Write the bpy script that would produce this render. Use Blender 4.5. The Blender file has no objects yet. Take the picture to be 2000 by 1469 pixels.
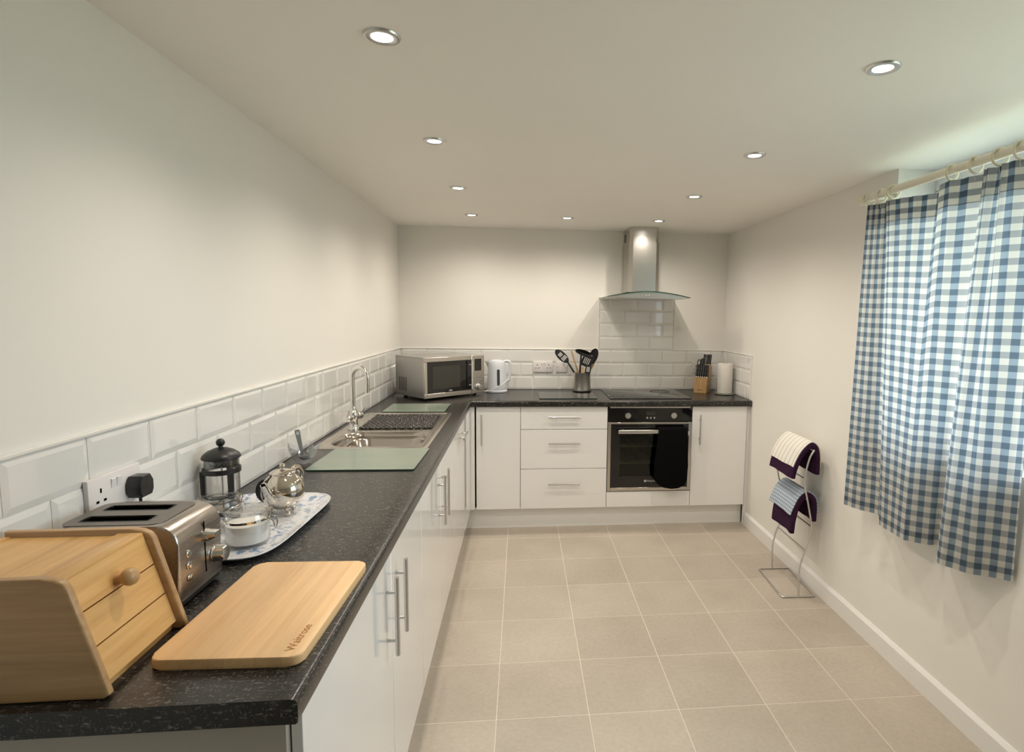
import bpy, bmesh, math, random
from mathutils import Vector, Matrix
PI = math.pi
random.seed(7)
SC = bpy.context.scene
COL = SC.collection

# ------------------------------------------------------------------ camera
W, H = 2.5385, 2.1412            # room width (x), ceiling height (z); back wall is y = 0
ZT = 0.91                        # worktop level
cam_d = bpy.data.cameras.new('camera')
cam = bpy.data.objects.new('camera', cam_d); COL.objects.link(cam)
F_PX, PX, PY = 1118.47, 1134.06, 733.27
YAW, PITCH, ROLL = 0.1037, -0.1048, 0.0144
fw = Vector((math.sin(YAW)*math.cos(PITCH), math.cos(YAW)*math.cos(PITCH), math.sin(PITCH)))
rt = Vector((math.cos(YAW), -math.sin(YAW), 0)); up = rt.cross(fw)
r2 = rt*math.cos(ROLL)+up*math.sin(ROLL); u2 = -rt*math.sin(ROLL)+up*math.cos(ROLL)
M = Matrix.Identity(4)
for i in range(3):
    M[i][0] = r2[i]; M[i][1] = u2[i]; M[i][2] = -fw[i]
M[0][3], M[1][3], M[2][3] = 0.9201, -4.4689, 1.4929
cam.matrix_world = M
cam_d.sensor_fit = 'HORIZONTAL'; cam_d.sensor_width = 36.0
cam_d.lens = F_PX/2000*36.0
cam_d.shift_x = (1000-PX)/2000; cam_d.shift_y = (PY-734.5)/2000
cam_d.clip_start = 0.05
SC.camera = cam

# ------------------------------------------------------------------ world, exposure
wd = bpy.data.worlds.new('world'); SC.world = wd; wd.use_nodes = True
bg = wd.node_tree.nodes['Background']
bg.inputs[0].default_value = (0.77, 0.895, 1.0, 1); bg.inputs[1].default_value = 5.1
vs = SC.view_settings
vs.view_transform = 'Standard'; vs.look = 'None'; vs.gamma = 1.0; vs.use_curve_mapping = False
vs.exposure = 0.31
LAMP_W = 19.0                    # watts of each ceiling downlight
LAMP_C = (1.0, 0.90, 0.785)
# sampling portal in the window opening (gives off no light itself)
pd = bpy.data.lights.new('window_portal', 'AREA'); pd.shape = 'RECTANGLE'; pd.size = 2.0; pd.size_y = 1.15
pd.cycles.is_portal = True
po = bpy.data.objects.new('window_portal', pd); COL.objects.link(po)
po.location = (W+0.29, -3.06, 1.56); po.rotation_euler = (PI/2, 0, PI/2)

# ------------------------------------------------------------------ materials
MATS = {}
def new_mat(name):
    m = bpy.data.materials.new(name); m.use_nodes = True
    MATS[name] = m
    nt = m.node_tree
    return m, nt, nt.nodes['Principled BSDF']
def setp(b, **k):
    names = {'col': 'Base Color', 'rough': 'Roughness', 'metal': 'Metallic', 'spec': 'Specular IOR Level',
             'coat': 'Coat Weight', 'trans': 'Transmission Weight', 'ior': 'IOR', 'sheen': 'Sheen Weight', 'aniso': 'Anisotropic'}
    for q, v in k.items():
        if q == 'col': v = (*v, 1)
        b.inputs[names[q]].default_value = v
def N(nt, t, **k):
    n = nt.nodes.new(t)
    for q, v in k.items(): setattr(n, q, v)
    return n
def ramp(nt, stops, interp='LINEAR'):
    r = N(nt, 'ShaderNodeValToRGB'); cr = r.color_ramp; cr.interpolation = interp
    while len(cr.elements) < len(stops): cr.elements.new(0.5)
    for e, (p, c) in zip(cr.elements, stops): e.position = p; e.color = (*c, 1)
    return r
def coords(nt, scale=(1, 1, 1), kind='Object', rot=(0, 0, 0)):
    tc = N(nt, 'ShaderNodeTexCoord'); mp = N(nt, 'ShaderNodeMapping')
    mp.inputs['Scale'].default_value = scale; mp.inputs['Rotation'].default_value = rot
    nt.links.new(tc.outputs[kind], mp.inputs[0]); return mp
def world_coords(nt, scale=(1, 1, 1)):
    g = N(nt, 'ShaderNodeNewGeometry'); mp = N(nt, 'ShaderNodeMapping')
    mp.inputs['Scale'].default_value = scale
    nt.links.new(g.outputs['Position'], mp.inputs[0]); return mp
def noise(nt, vec, scale, detail=3, rough=.55):
    n = N(nt, 'ShaderNodeTexNoise'); n.inputs['Scale'].default_value = scale
    n.inputs['Detail'].default_value = detail; n.inputs['Roughness'].default_value = rough
    nt.links.new(vec.outputs[0], n.inputs['Vector']); return n
def bump(nt, b, fac, strength, dist=.002):
    bp = N(nt, 'ShaderNodeBump'); bp.inputs['Strength'].default_value = strength; bp.inputs['Distance'].default_value = dist
    nt.links.new(fac, bp.inputs['Height']); nt.links.new(bp.outputs[0], b.inputs['Normal'])
def simple(name, col, rough=.5, **k):
    m, nt, b = new_mat(name); setp(b, col=col, rough=rough, **k); return m

def paint(name, col, rough=.6):
    m, nt, b = new_mat(name); setp(b, rough=rough)
    v = coords(nt); n = noise(nt, v, 2.2, 2)
    r = ramp(nt, [(.3, tuple(c*.985 for c in col)), (.7, col)]); nt.links.new(n.outputs[0], r.inputs[0])
    nt.links.new(r.outputs[0], b.inputs['Base Color'])
    n2 = noise(nt, v, 260, 2); bump(nt, b, n2.outputs[0], .06, .001)
paint('wall_paint', (.845, .822, .768)); paint('ceiling_paint', (.95, .925, .865), .7)
paint('skirting_paint', (.84, .83, .80), .35)
simple('tile_ceramic', (.80, .79, .755), .07, coat=.5)
simple('grout', (.82, .80, .75), .8)
def floor_tile():
    m, nt, b = new_mat('floor_tile'); setp(b, rough=.42)
    oi = N(nt, 'ShaderNodeObjectInfo'); v = world_coords(nt)
    n1 = noise(nt, v, 3.2, 4); n2 = noise(nt, v, 55, 4, .7)
    r1 = ramp(nt, [(.3, (.445, .39, .32)), (.7, (.515, .455, .38))]); nt.links.new(n1.outputs[0], r1.inputs[0])
    r2_ = ramp(nt, [(.35, (.93, .92, .91)), (.65, (1.04, 1.04, 1.04))]); nt.links.new(n2.outputs[0], r2_.inputs[0])
    mx = N(nt, 'ShaderNodeMix', data_type='RGBA', blend_type='MULTIPLY'); mx.inputs[0].default_value = 1
    nt.links.new(r1.outputs[0], mx.inputs[6]); nt.links.new(r2_.outputs[0], mx.inputs[7])
    hs = N(nt, 'ShaderNodeHueSaturation'); mr = N(nt, 'ShaderNodeMapRange')
    mr.inputs[3].default_value = .95; mr.inputs[4].default_value = 1.05
    nt.links.new(oi.outputs['Random'], mr.inputs[0]); nt.links.new(mr.outputs[0], hs.inputs['Value'])
    nt.links.new(mx.outputs[2], hs.inputs['Color']); nt.links.new(hs.outputs[0], b.inputs['Base Color'])
    bump(nt, b, n2.outputs[0], .05, .001)
floor_tile()
simple('floor_grout', (.76, .69, .585), .8)
def worktop_mat():
    m, nt, b = new_mat('worktop_laminate'); setp(b, rough=.27, spec=.5)
    v1 = world_coords(nt, (70, 250, 160)); n1 = noise(nt, v1, 1.0, 3, .6)
    v2 = world_coords(nt, (250, 90, 160)); n2 = noise(nt, v2, 1.1, 3, .6)
    v3 = world_coords(nt); n3 = noise(nt, v3, 9, 3)
    ra = ramp(nt, [(.575, (0, 0, 0)), (.74, (1, 1, 1))]); nt.links.new(n1.outputs[0], ra.inputs[0])
    rb = ramp(nt, [(.59, (0, 0, 0)), (.76, (1, 1, 1))]); nt.links.new(n2.outputs[0], rb.inputs[0])
    ad = N(nt, 'ShaderNodeMix', data_type='RGBA', blend_type='SCREEN'); ad.inputs[0].default_value = 1
    nt.links.new(ra.outputs[0], ad.inputs[6]); nt.links.new(rb.outputs[0], ad.inputs[7])
    rc = ramp(nt, [(.3, (.010, .0095, .009)), (.7, (.019, .0175, .016))]); nt.links.new(n3.outputs[0], rc.inputs[0])
    mx = N(nt, 'ShaderNodeMix', data_type='RGBA'); mx.inputs[7].default_value = (.20, .18, .155, 1)
    nt.links.new(ad.outputs[2], mx.inputs[0]); nt.links.new(rc.outputs[0], mx.inputs[6])
    nt.links.new(mx.outputs[2], b.inputs['Base Color'])
    bump(nt, b, ad.outputs[2], .03, .0003)
worktop_mat()
simple('gloss_white', (.91, .905, .89), .10, coat=.6)
simple('carcass_white', (.80, .79, .77), .45)
simple('plinth_white', (.92, .91, .88), .3)
simple('end_panel_cream', (.50, .46, .40), .4)
def brushed(name, col, rough, axis):
    m, nt, b = new_mat(name); setp(b, col=col, rough=rough, metal=1.0)
    s = [900, 900, 900]; s[axis] = 8
    v = coords(nt, tuple(s)); n = noise(nt, v, 1, 2)
    mr = N(nt, 'ShaderNodeMapRange'); mr.inputs[3].default_value = rough-.05; mr.inputs[4].default_value = rough+.06
    nt.links.new(n.outputs[0], mr.inputs[0]); nt.links.new(mr.outputs[0], b.inputs['Roughness'])
    bump(nt, b, n.outputs[0], .012, .0003)
brushed('steel_x', (.60, .57, .53), .30, 0); brushed('steel_y', (.60, .57, .53), .30, 1); brushed('steel_z', (.60, .575, .54), .23, 2)
brushed('toaster_steel', (.43, .39, .35), .28, 1)
brushed('toaster_top', (.25, .225, .20), .40, 0)
simple('satin_nickel', (.68, .67, .66), .28, metal=1.0)
simple('pot_steel', (.78, .75, .70), .34, metal=1.0)
simple('white_metal', (.86, .84, .80), .30, metal=.55)
simple('chrome', (.80, .79, .77), .06, metal=1.0)
simple('mirror_steel', (.70, .64, .56), .05, metal=1.0)
simple('sink_steel', (.60, .555, .50), .26, metal=1.0)
simple('bowl_steel_shaded', (.44, .40, .355), .15, metal=1.0)  # same metal as the sink, its inner shade darkened into the colour
simple('tile_trim_metal', (.84, .82, .77), .18, coat=.5)
simple('silver_paint', (.42, .41, .39), .38, metal=.6)
simple('black_plastic', (.012, .012, .012), .38)
simple('black_satin', (.016, .016, .017), .3)
simple('black_gap', (.003, .003, .003), .9, spec=.05)
simple('black_glass', (.006, .006, .006), .04, coat=.3)
simple('hob_glass', (.010, .0095, .009), .06)
simple('screen_grey', (.035, .032, .030), .15)
simple('mesh_window', (.045, .043, .036), .22)
simple('oven_enamel', (.10, .10, .085), .5)
simple('white_plastic', (.80, .80, .80), .3)
simple('kettle_plastic', (.72, .75, .80), .28)
simple('socket_plastic', (.80, .76, .74), .28)
simple('pvc_white', (.85, .85, .84), .25)
simple('rod_cream', (.82, .77, .64), .35)
simple('ring_cream', (.80, .74, .56), .4)
simple('grey_plastic', (.30, .32, .30), .4)
simple('purple_glaze', (.16, .01, .22), .3)
simple('saver_edge', (.03, .09, .06), .15)
simple('gauge_dark', (.05, .06, .065), .15)
def frosted():
    m, nt, b = new_mat('saver_frosted'); setp(b, rough=.22, col=(.235, .285, .225), coat=.2)
    v = world_coords(nt); n = noise(nt, v, 6, 2)
    r = ramp(nt, [(.3, (.21, .265, .21)), (.7, (.25, .30, .235))]); nt.links.new(n.outputs[0], r.inputs[0]); nt.links.new(r.outputs[0], b.inputs['Base Color'])
frosted()
def thin_glass(name, tint=(1, 1, 1), rough=.02, gloss=.06):
    m = bpy.data.materials.new(name); m.use_nodes = True; MATS[name] = m
    nt = m.node_tree; nt.nodes.clear()
    o = N(nt, 'ShaderNodeOutputMaterial'); mx = N(nt, 'ShaderNodeMixShader')
    t = N(nt, 'ShaderNodeBsdfTransparent'); t.inputs[0].default_value = (*tint, 1)
    g = N(nt, 'ShaderNodeBsdfGlossy'); g.inputs['Roughness'].default_value = rough
    lw = N(nt, 'ShaderNodeLayerWeight'); lw.inputs[0].default_value = .35
    mr = N(nt, 'ShaderNodeMapRange'); mr.inputs[3].default_value = gloss; mr.inputs[4].default_value = .85
    nt.links.new(lw.outputs['Facing'], mr.inputs[0])
    pw = N(nt, 'ShaderNodeMath', operation='POWER'); pw.inputs[1].default_value = 1.6
    nt.links.new(mr.outputs[0], pw.inputs[0])
    nt.links.new(pw.outputs[0], mx.inputs[0]); nt.links.new(t.outputs[0], mx.inputs[1]); nt.links.new(g.outputs[0], mx.inputs[2])
    nt.links.new(mx.outputs[0], o.inputs[0])
thin_glass('clear_glass', (.985, .985, .98), .02, .09)
thin_glass('window_glass', (.97, .99, .98), .01, .10)
thin_glass('hood_glass', (.55, .62, .58), .03, .12)
thin_glass('oven_glass', (.46, .47, .41), .03, .10)
thin_glass('board_glass', (.62, .70, .66), .04, .18)
thin_glass('cut_glass', (.95, .95, .97), .02, .16)
def emis(name, col, s):
    m = bpy.data.materials.new(name); m.use_nodes = True; MATS[name] = m
    nt = m.node_tree; nt.nodes.clear(); o = N(nt, 'ShaderNodeOutputMaterial'); e = N(nt, 'ShaderNodeEmission')
    e.inputs[0].default_value = (*col, 1); e.inputs[1].default_value = s; nt.links.new(e.outputs[0], o.inputs[0])
emis('lamp_face', (1.0, .97, .92), 14.0)
def wood(name, c1, c2, c3, scale, rough=.38, strips=0):
    # grain runs along the axis with the small scale value (object space)
    m, nt, b = new_mat(name); setp(b, rough=rough, coat=.12)
    v = coords(nt, scale); n = noise(nt, v, 1, 5, .62)
    r = ramp(nt, [(.28, c1), (.5, c2), (.72, c3)]); nt.links.new(n.outputs[0], r.inputs[0])
    out = r.outputs[0]
    v2 = coords(nt, tuple(s*.22 for s in scale)); n2 = noise(nt, v2, 1, 2)
    r2_ = ramp(nt, [(.3, (.86, .84, .80)), (.7, (1.06, 1.05, 1.04))]); nt.links.new(n2.outputs[0], r2_.inputs[0])
    mx = N(nt, 'ShaderNodeMix', data_type='RGBA', blend_type='MULTIPLY'); mx.inputs[0].default_value = 1
    nt.links.new(out, mx.inputs[6]); nt.links.new(r2_.outputs[0], mx.inputs[7]); out = mx.outputs[2]
    if strips:
        tc = N(nt, 'ShaderNodeTexCoord'); sp = N(nt, 'ShaderNodeSeparateXYZ'); nt.links.new(tc.outputs['Object'], sp.inputs[0])
        mu = N(nt, 'ShaderNodeMath', operation='MULTIPLY'); mu.inputs[1].default_value = strips; nt.links.new(sp.outputs[0], mu.inputs[0])
        fl = N(nt, 'ShaderNodeMath', operation='FLOOR'); nt.links.new(mu.outputs[0], fl.inputs[0])
        wn = N(nt, 'ShaderNodeTexWhiteNoise', noise_dimensions='1D'); nt.links.new(fl.outputs[0], wn.inputs['W'])
        hs = N(nt, 'ShaderNodeHueSaturation'); mr = N(nt, 'ShaderNodeMapRange')
        mr.inputs[3].default_value = .93; mr.inputs[4].default_value = 1.10
        nt.links.new(wn.outputs[0], mr.inputs[0]); nt.links.new(mr.outputs[0], hs.inputs['Value']); nt.links.new(out, hs.inputs['Color']); out = hs.outputs[0]
    nt.links.new(out, b.inputs['Base Color']); bump(nt, b, n.outputs[0], .05, .0006)
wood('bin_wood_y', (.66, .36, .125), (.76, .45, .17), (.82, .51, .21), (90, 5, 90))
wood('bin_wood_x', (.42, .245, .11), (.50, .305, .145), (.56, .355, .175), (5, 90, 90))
wood('bin_rail', (.50, .29, .125), (.58, .36, .17), (.64, .41, .21), (40, 40, 40))
wood('beech_board', (.86, .53, .26), (.92, .60, .31), (.95, .64, .345), (110, 6, 110), .42, 22)
wood('block_wood', (.50, .30, .12), (.60, .37, .16), (.66, .42, .19), (120, 120, 7))
wood('spoon_wood', (.56, .36, .18), (.64, .43, .23), (.68, .47, .27), (120, 120, 12), .6)
simple('burnt_letter', (.42, .19, .05), .6)
simple('logo_grey', (.55, .55, .53), .4)
simple('badge_silver', (.55, .54, .52), .3, metal=.6)
simple('purple_towel', (.034, .011, .034), .95, spec=.15)
simple('black_cloth', (.004, .004, .004), .95, spec=.08)
simple('paper_white', (.80, .76, .70), .9)
simple('sugar_white', (.88, .86, .82), .85)
def stripe_towel():
    m, nt, b = new_mat('stripe_towel'); setp(b, rough=.95)
    uv = N(nt, 'ShaderNodeUVMap'); sp = N(nt, 'ShaderNodeSeparateXYZ'); nt.links.new(uv.outputs[0], sp.inputs[0])
    mu = N(nt, 'ShaderNodeMath', operation='MULTIPLY'); mu.inputs[1].default_value = 1/.040; nt.links.new(sp.outputs[0], mu.inputs[0])
    fr = N(nt, 'ShaderNodeMath', operation='FRACT'); nt.links.new(mu.outputs[0], fr.inputs[0])
    r = ramp(nt, [(0, (.78, .75, .68)), (.47, (.78, .75, .68)), (.475, (.10, .095, .10)), (.545, (.78, .75, .68))], 'CONSTANT')
    nt.links.new(fr.outputs[0], r.inputs[0]); nt.links.new(r.outputs[0], b.inputs['Base Color'])
stripe_towel()
def check_towel():
    m, nt, b = new_mat('check_towel'); setp(b, rough=.95)
    uv = N(nt, 'ShaderNodeUVMap'); mp = N(nt, 'ShaderNodeMapping'); nt.links.new(uv.outputs[0], mp.inputs[0])
    mp.inputs['Rotation'].default_value = (0, 0, .785); mp.inputs['Location'].default_value = (0, 0, .004)
    ck = N(nt, 'ShaderNodeTexChecker'); ck.inputs['Scale'].default_value = 78
    ck.inputs[1].default_value = (.50, .56, .63, 1); ck.inputs[2].default_value = (.24, .30, .38, 1)
    nt.links.new(mp.outputs[0], ck.inputs[0]); nt.links.new(ck.outputs[0], b.inputs['Base Color'])
check_towel()
simple('pale_blue_cloth', (.40, .50, .60), .95)
def gingham():
    m = bpy.data.materials.new('gingham'); m.use_nodes = True; MATS['gingham'] = m
    nt = m.node_tree; nt.nodes.clear(); o = N(nt, 'ShaderNodeOutputMaterial')
    uv = N(nt, 'ShaderNodeUVMap'); sp = N(nt, 'ShaderNodeSeparateXYZ'); nt.links.new(uv.outputs[0], sp.inputs[0])
    outs = []
    for k in (0, 1):
        mu = N(nt, 'ShaderNodeMath', operation='MULTIPLY'); mu.inputs[1].default_value = 1/.0425; nt.links.new(sp.outputs[k], mu.inputs[0])
        fr = N(nt, 'ShaderNodeMath', operation='FRACT'); nt.links.new(mu.outputs[0], fr.inputs[0])
        lt = N(nt, 'ShaderNodeMath', operation='LESS_THAN'); lt.inputs[1].default_value = .5; nt.links.new(fr.outputs[0], lt.inputs[0]); outs.append(lt)
    th = coords(nt, (900, 900, 1), 'UV'); n = noise(nt, th, 1, 1)
    c = N(nt, 'ShaderNodeMix', data_type='RGBA'); c.inputs[6].default_value = (.79, .765, .70, 1); c.inputs[7].default_value = (.35, .425, .50, 1)
    nt.links.new(outs[0].outputs[0], c.inputs[0])
    c2 = N(nt, 'ShaderNodeMix', data_type='RGBA'); c2.inputs[6].default_value = (.43, .445, .455, 1); c2.inputs[7].default_value = (.145, .195, .25, 1)
    nt.links.new(outs[0].outputs[0], c2.inputs[0])
    c3 = N(nt, 'ShaderNodeMix', data_type='RGBA'); nt.links.new(outs[1].outputs[0], c3.inputs[0])
    nt.links.new(c.outputs[2], c3.inputs[6]); nt.links.new(c2.outputs[2], c3.inputs[7])
    rr = ramp(nt, [(.3, (.90, .90, .90)), (.7, (1.06, 1.06, 1.06))]); nt.links.new(n.outputs[0], rr.inputs[0])
    mm = N(nt, 'ShaderNodeMix', data_type='RGBA', blend_type='MULTIPLY'); mm.inputs[0].default_value = 1
    nt.links.new(c3.outputs[2], mm.inputs[6]); nt.links.new(rr.outputs[0], mm.inputs[7])
    d = N(nt, 'ShaderNodeBsdfDiffuse'); t = N(nt, 'ShaderNodeBsdfTranslucent')
    nt.links.new(mm.outputs[2], d.inputs[0]); nt.links.new(mm.outputs[2], t.inputs[0])
    mx = N(nt, 'ShaderNodeMixShader'); mx.inputs[0].default_value = .45
    nt.links.new(d.outputs[0], mx.inputs[1]); nt.links.new(t.outputs[0], mx.inputs[2]); nt.links.new(mx.outputs[0], o.inputs[0])
gingham()
def toile():
    m, nt, b = new_mat('toile'); setp(b, rough=.18, coat=.4)
    v = coords(nt, (1, 1, 1)); n = noise(nt, v, 16, 2); w = noise(nt, v, 48, 4, .65)
    vv = coords(nt, (1, 1.7, 1), rot=(0, 0, .7)); l = noise(nt, vv, 75, 2)
    r0 = ramp(nt, [(.46, (0, 0, 0)), (.56, (1, 1, 1))]); nt.links.new(n.outputs[0], r0.inputs[0])
    r1 = ramp(nt, [(.50, (0, 0, 0)), (.58, (1, 1, 1))]); nt.links.new(w.outputs[0], r1.inputs[0])
    r2_ = ramp(nt, [(.58, (0, 0, 0)), (.64, (.7, .7, .7))]); nt.links.new(l.outputs[0], r2_.inputs[0])
    a = N(nt, 'ShaderNodeMath', operation='MULTIPLY'); nt.links.new(r0.outputs[0], a.inputs[0]); nt.links.new(r1.outputs[0], a.inputs[1])
    s = N(nt, 'ShaderNodeMath', operation='MAXIMUM'); nt.links.new(a.outputs[0], s.inputs[0]); nt.links.new(r2_.outputs[0], s.inputs[1])
    mx = N(nt, 'ShaderNodeMix', data_type='RGBA'); mx.inputs[6].default_value = (.80, .80, .82, 1); mx.inputs[7].default_value = (.20, .31, .50, 1)
    nt.links.new(s.outputs[0], mx.inputs[0]); nt.links.new(mx.outputs[2], b.inputs['Base Color'])
toile()
def bounce_ground_mat():
    m, nt, b = new_mat('bounce_ground'); setp(b, rough=.9); v = coords(nt); n = noise(nt, v, 4, 4)  # unseen ground outside, coloured pale to bounce daylight onto the ceiling
    r = ramp(nt, [(.3, (.40, .41, .28)), (.7, (.52, .51, .38))]); nt.links.new(n.outputs[0], r.inputs[0]); nt.links.new(r.outputs[0], b.inputs['Base Color'])
bounce_ground_mat()
def mat_rubber():
    m, nt, b = new_mat('sink_mat_rubber'); setp(b, rough=.22, col=(.028, .024, .022))
mat_rubber()

# ------------------------------------------------------------------ mesh helpers
def box(bm, x0, x1, y0, y1, z0, z1, bev=0.0, seg=2):
    vs_ = [bm.verts.new((x, y, z)) for z in (z0, z1) for y in (y0, y1) for x in (x0, x1)]
    idx = [(0, 2, 3, 1), (4, 5, 7, 6), (0, 1, 5, 4), (2, 6, 7, 3), (0, 4, 6, 2), (1, 3, 7, 5)]
    fs = [bm.faces.new([vs_[i] for i in q]) for q in idx]
    if bev > 0:
        es = list({e for f in fs for e in f.edges})
        bmesh.ops.bevel(bm, geom=es, offset=bev, segments=seg, affect='EDGES', profile=.5)
    return fs
def lathe(bm, prof, seg=24, c=(0, 0, 0), axis='z', cap=True):
    rings = []
    for r, z in prof:
        ring = []
        if r < 1e-6:
            p = [(0, 0, z)]
        else:
            p = [(r*math.cos(2*PI*k/seg), r*math.sin(2*PI*k/seg), z) for k in range(seg)]
        for (x, y, zz) in p:
            if axis == 'x': q = (zz, x, y)
            elif axis == 'y': q = (y, zz, x)
            else: q = (x, y, zz)
            ring.append(bm.verts.new((q[0]+c[0], q[1]+c[1], q[2]+c[2])))
        rings.append(ring)
    for a, b_ in zip(rings, rings[1:]):
        if len(a) == 1 and len(b_) == 1: continue
        for k in range(seg):
            k2 = (k+1) % seg
            if len(a) == 1: bm.faces.new((a[0], b_[k2], b_[k]))
            elif len(b_) == 1: bm.faces.new((a[k], a[k2], b_[0]))
            else: bm.faces.new((a[k], a[k2], b_[k2], b_[k]))
    if cap:
        for ring, fl in ((rings[0], True), (rings[-1], False)):
            if len(ring) > 1: bm.faces.new(ring[::-1] if fl else ring)
def sphere(bm, c, r, seg=16, n=8, sz=1.0):
    lathe(bm, [(r*math.sin(PI*k/n), -r*sz*math.cos(PI*k/n)) for k in range(n+1)], seg, c)
def tube(bm, pts, r, seg=8, closed=False, flat=1.0):
    pts = [Vector(p) for p in pts]; n = len(pts)
    rs = r if isinstance(r, (list, tuple)) else [r]*n
    rings = []; prev = None
    for i, p in enumerate(pts):
        if closed: t = (pts[(i+1) % n]-pts[i-1]).normalized()
        else: t = (pts[min(i+1, n-1)]-pts[max(i-1, 0)]).normalized()
        if prev is None:
            a = Vector((0, 0, 1)) if abs(t.z) < .9 else Vector((1, 0, 0))
            u = t.cross(a).normalized()
        else:
            u = (prev-t*prev.dot(t)).normalized()
        prev = u; v = t.cross(u)
        rings.append([bm.verts.new(p+(u*math.cos(2*PI*k/seg)+v*math.sin(2*PI*k/seg)*flat)*rs[i]) for k in range(seg)])
    m_ = n if closed else n-1
    for i in range(m_):
        a, b_ = rings[i], rings[(i+1) % n]
        for k in range(seg):
            k2 = (k+1) % seg
            bm.faces.new((a[k], a[k2], b_[k2], b_[k]))
    if not closed:
        bm.faces.new(rings[0][::-1]); bm.faces.new(rings[-1])
def prism(bm, out, a0, a1, plane='xy', bev=0.0, seg=2):
    # outline in plane, extruded along the remaining axis
    def P(u, v, w):
        return {'xy': (u, v, w), 'xz': (u, w, v), 'yz': (w, u, v)}[plane]
    A = [bm.verts.new(P(u, v, a0)) for u, v in out]; B = [bm.verts.new(P(u, v, a1)) for u, v in out]
    n = len(out); fs = [bm.faces.new(A[::-1]), bm.faces.new(B)]
    for k in range(n):
        k2 = (k+1) % n
        fs.append(bm.faces.new((A[k], A[k2], B[k2], B[k])))
    if bev > 0:
        es = list(fs[0].edges)+list(fs[1].edges)
        bmesh.ops.bevel(bm, geom=es, offset=bev, segments=seg, affect='EDGES', profile=.5)
def rrect(x0, x1, y0, y1, r, n=6):
    o = []
    for cx, cy, a in ((x1-r, y1-r, 0), (x0+r, y1-r, 1), (x0+r, y0+r, 2), (x1-r, y0+r, 3)):
        for k in range(n+1):
            t = (a+k/n)*PI/2; o.append((cx+r*math.cos(t), cy+r*math.sin(t)))
    return o
def ring_loft(bm, rings, close_last=True):
    R = [[bm.verts.new(p) for p in r] for r in rings]
    for a, b_ in zip(R, R[1:]):
        n = len(a)
        for k in range(n):
            k2 = (k+1) % n; bm.faces.new((a[k], a[k2], b_[k2], b_[k]))
    if close_last: bm.faces.new(R[-1])
    return R
def arc(cx, cz, r, a0, a1, n=8):
    return [(cx+r*math.cos(a0+(a1-a0)*k/n), cz+r*math.sin(a0+(a1-a0)*k/n)) for k in range(n+1)]
def smooth_path(pts, n=6):
    pts = [Vector(p) for p in pts]; out = []
    for i in range(len(pts)-1):
        p0 = pts[max(i-1, 0)]; p1 = pts[i]; p2 = pts[i+1]; p3 = pts[min(i+2, len(pts)-1)]
        for k in range(n):
            t = k/n
            out.append(.5*((2*p1)+(p2-p0)*t+(2*p0-5*p1+4*p2-p3)*t*t+(3*p1-p0-3*p2+p3)*t**3))
    out.append(pts[-1]); return out
def obj(name, bm, mat, parent=None, smooth=False, ang=40, label=None):
    if isinstance(bm, bpy.types.Mesh): me = bm
    else:
        bmesh.ops.recalc_face_normals(bm, faces=bm.faces)
        me = bpy.data.meshes.new(name); bm.to_mesh(me); bm.free()
    if mat and not me.materials: me.materials.append(MATS[mat])
    if smooth:
        for p in me.polygons: p.use_smooth = True
        me.set_sharp_from_angle(angle=math.radians(ang))
    o = bpy.data.objects.new(name, me); COL.objects.link(o)
    if parent: o.parent = parent
    if label: o['label'] = label
    return o
def tag(o, label, cat, group=None):
    o['label'] = label; o['category'] = cat
    if group: o['group'] = group
    return o
def thing(name, label, cat, loc=(0, 0, 0), rz=0, group=None, tilt=None):
    o = bpy.data.objects.new(name, None); COL.objects.link(o); o.empty_display_size = .05
    o.location = loc; o.rotation_euler = (tilt[0], tilt[1], rz) if tilt else (0, 0, rz)
    return tag(o, label, cat, group)
def struct(name, bm, mat, smooth=False):
    o = obj(name, bm, mat, None, smooth); o['kind'] = 'structure'; return o
def B(): return bmesh.new()
def boxobj(name, dims, mat, parent, bev=0.0, seg=2, smooth=True, label=None):
    bm = B(); box(bm, *dims, bev=bev, seg=seg); return obj(name, bm, mat, parent, smooth and bev > 0, label=label)
def text_mesh(txt, size, extrude=.0002):
    cu = bpy.data.curves.new('lettering', 'FONT'); cu.body = txt; cu.size = size; cu.extrude = extrude
    o = bpy.data.objects.new('lettering', cu); COL.objects.link(o)
    bpy.context.view_layer.update()
    me = bpy.data.meshes.new_from_object(o.evaluated_get(bpy.context.evaluated_depsgraph_get()))
    bpy.data.objects.remove(o); bpy.data.curves.remove(cu); me.materials.clear()
    return me
def cut(o, bm):
    # carve a recess into a mesh object
    me = bpy.data.meshes.new('cutter'); bmesh.ops.recalc_face_normals(bm, faces=bm.faces); bm.to_mesh(me); bm.free()
    c = bpy.data.objects.new('cutter', me); COL.objects.link(c); c.parent = o.parent
    md = o.modifiers.new('cut', 'BOOLEAN'); md.object = c; md.operation = 'DIFFERENCE'; md.solver = 'EXACT'
    bpy.context.view_layer.update()
    new = bpy.data.meshes.new_from_object(o.evaluated_get(bpy.context.evaluated_depsgraph_get()))
    o.modifiers.clear(); o.data = new
    bpy.data.objects.remove(c); bpy.data.meshes.remove(me)
def copy_tree(o, parent=None):
    c = o.copy(); COL.objects.link(c); c.parent = parent
    for ch in list(o.children): copy_tree(ch, c)
    return c

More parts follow.
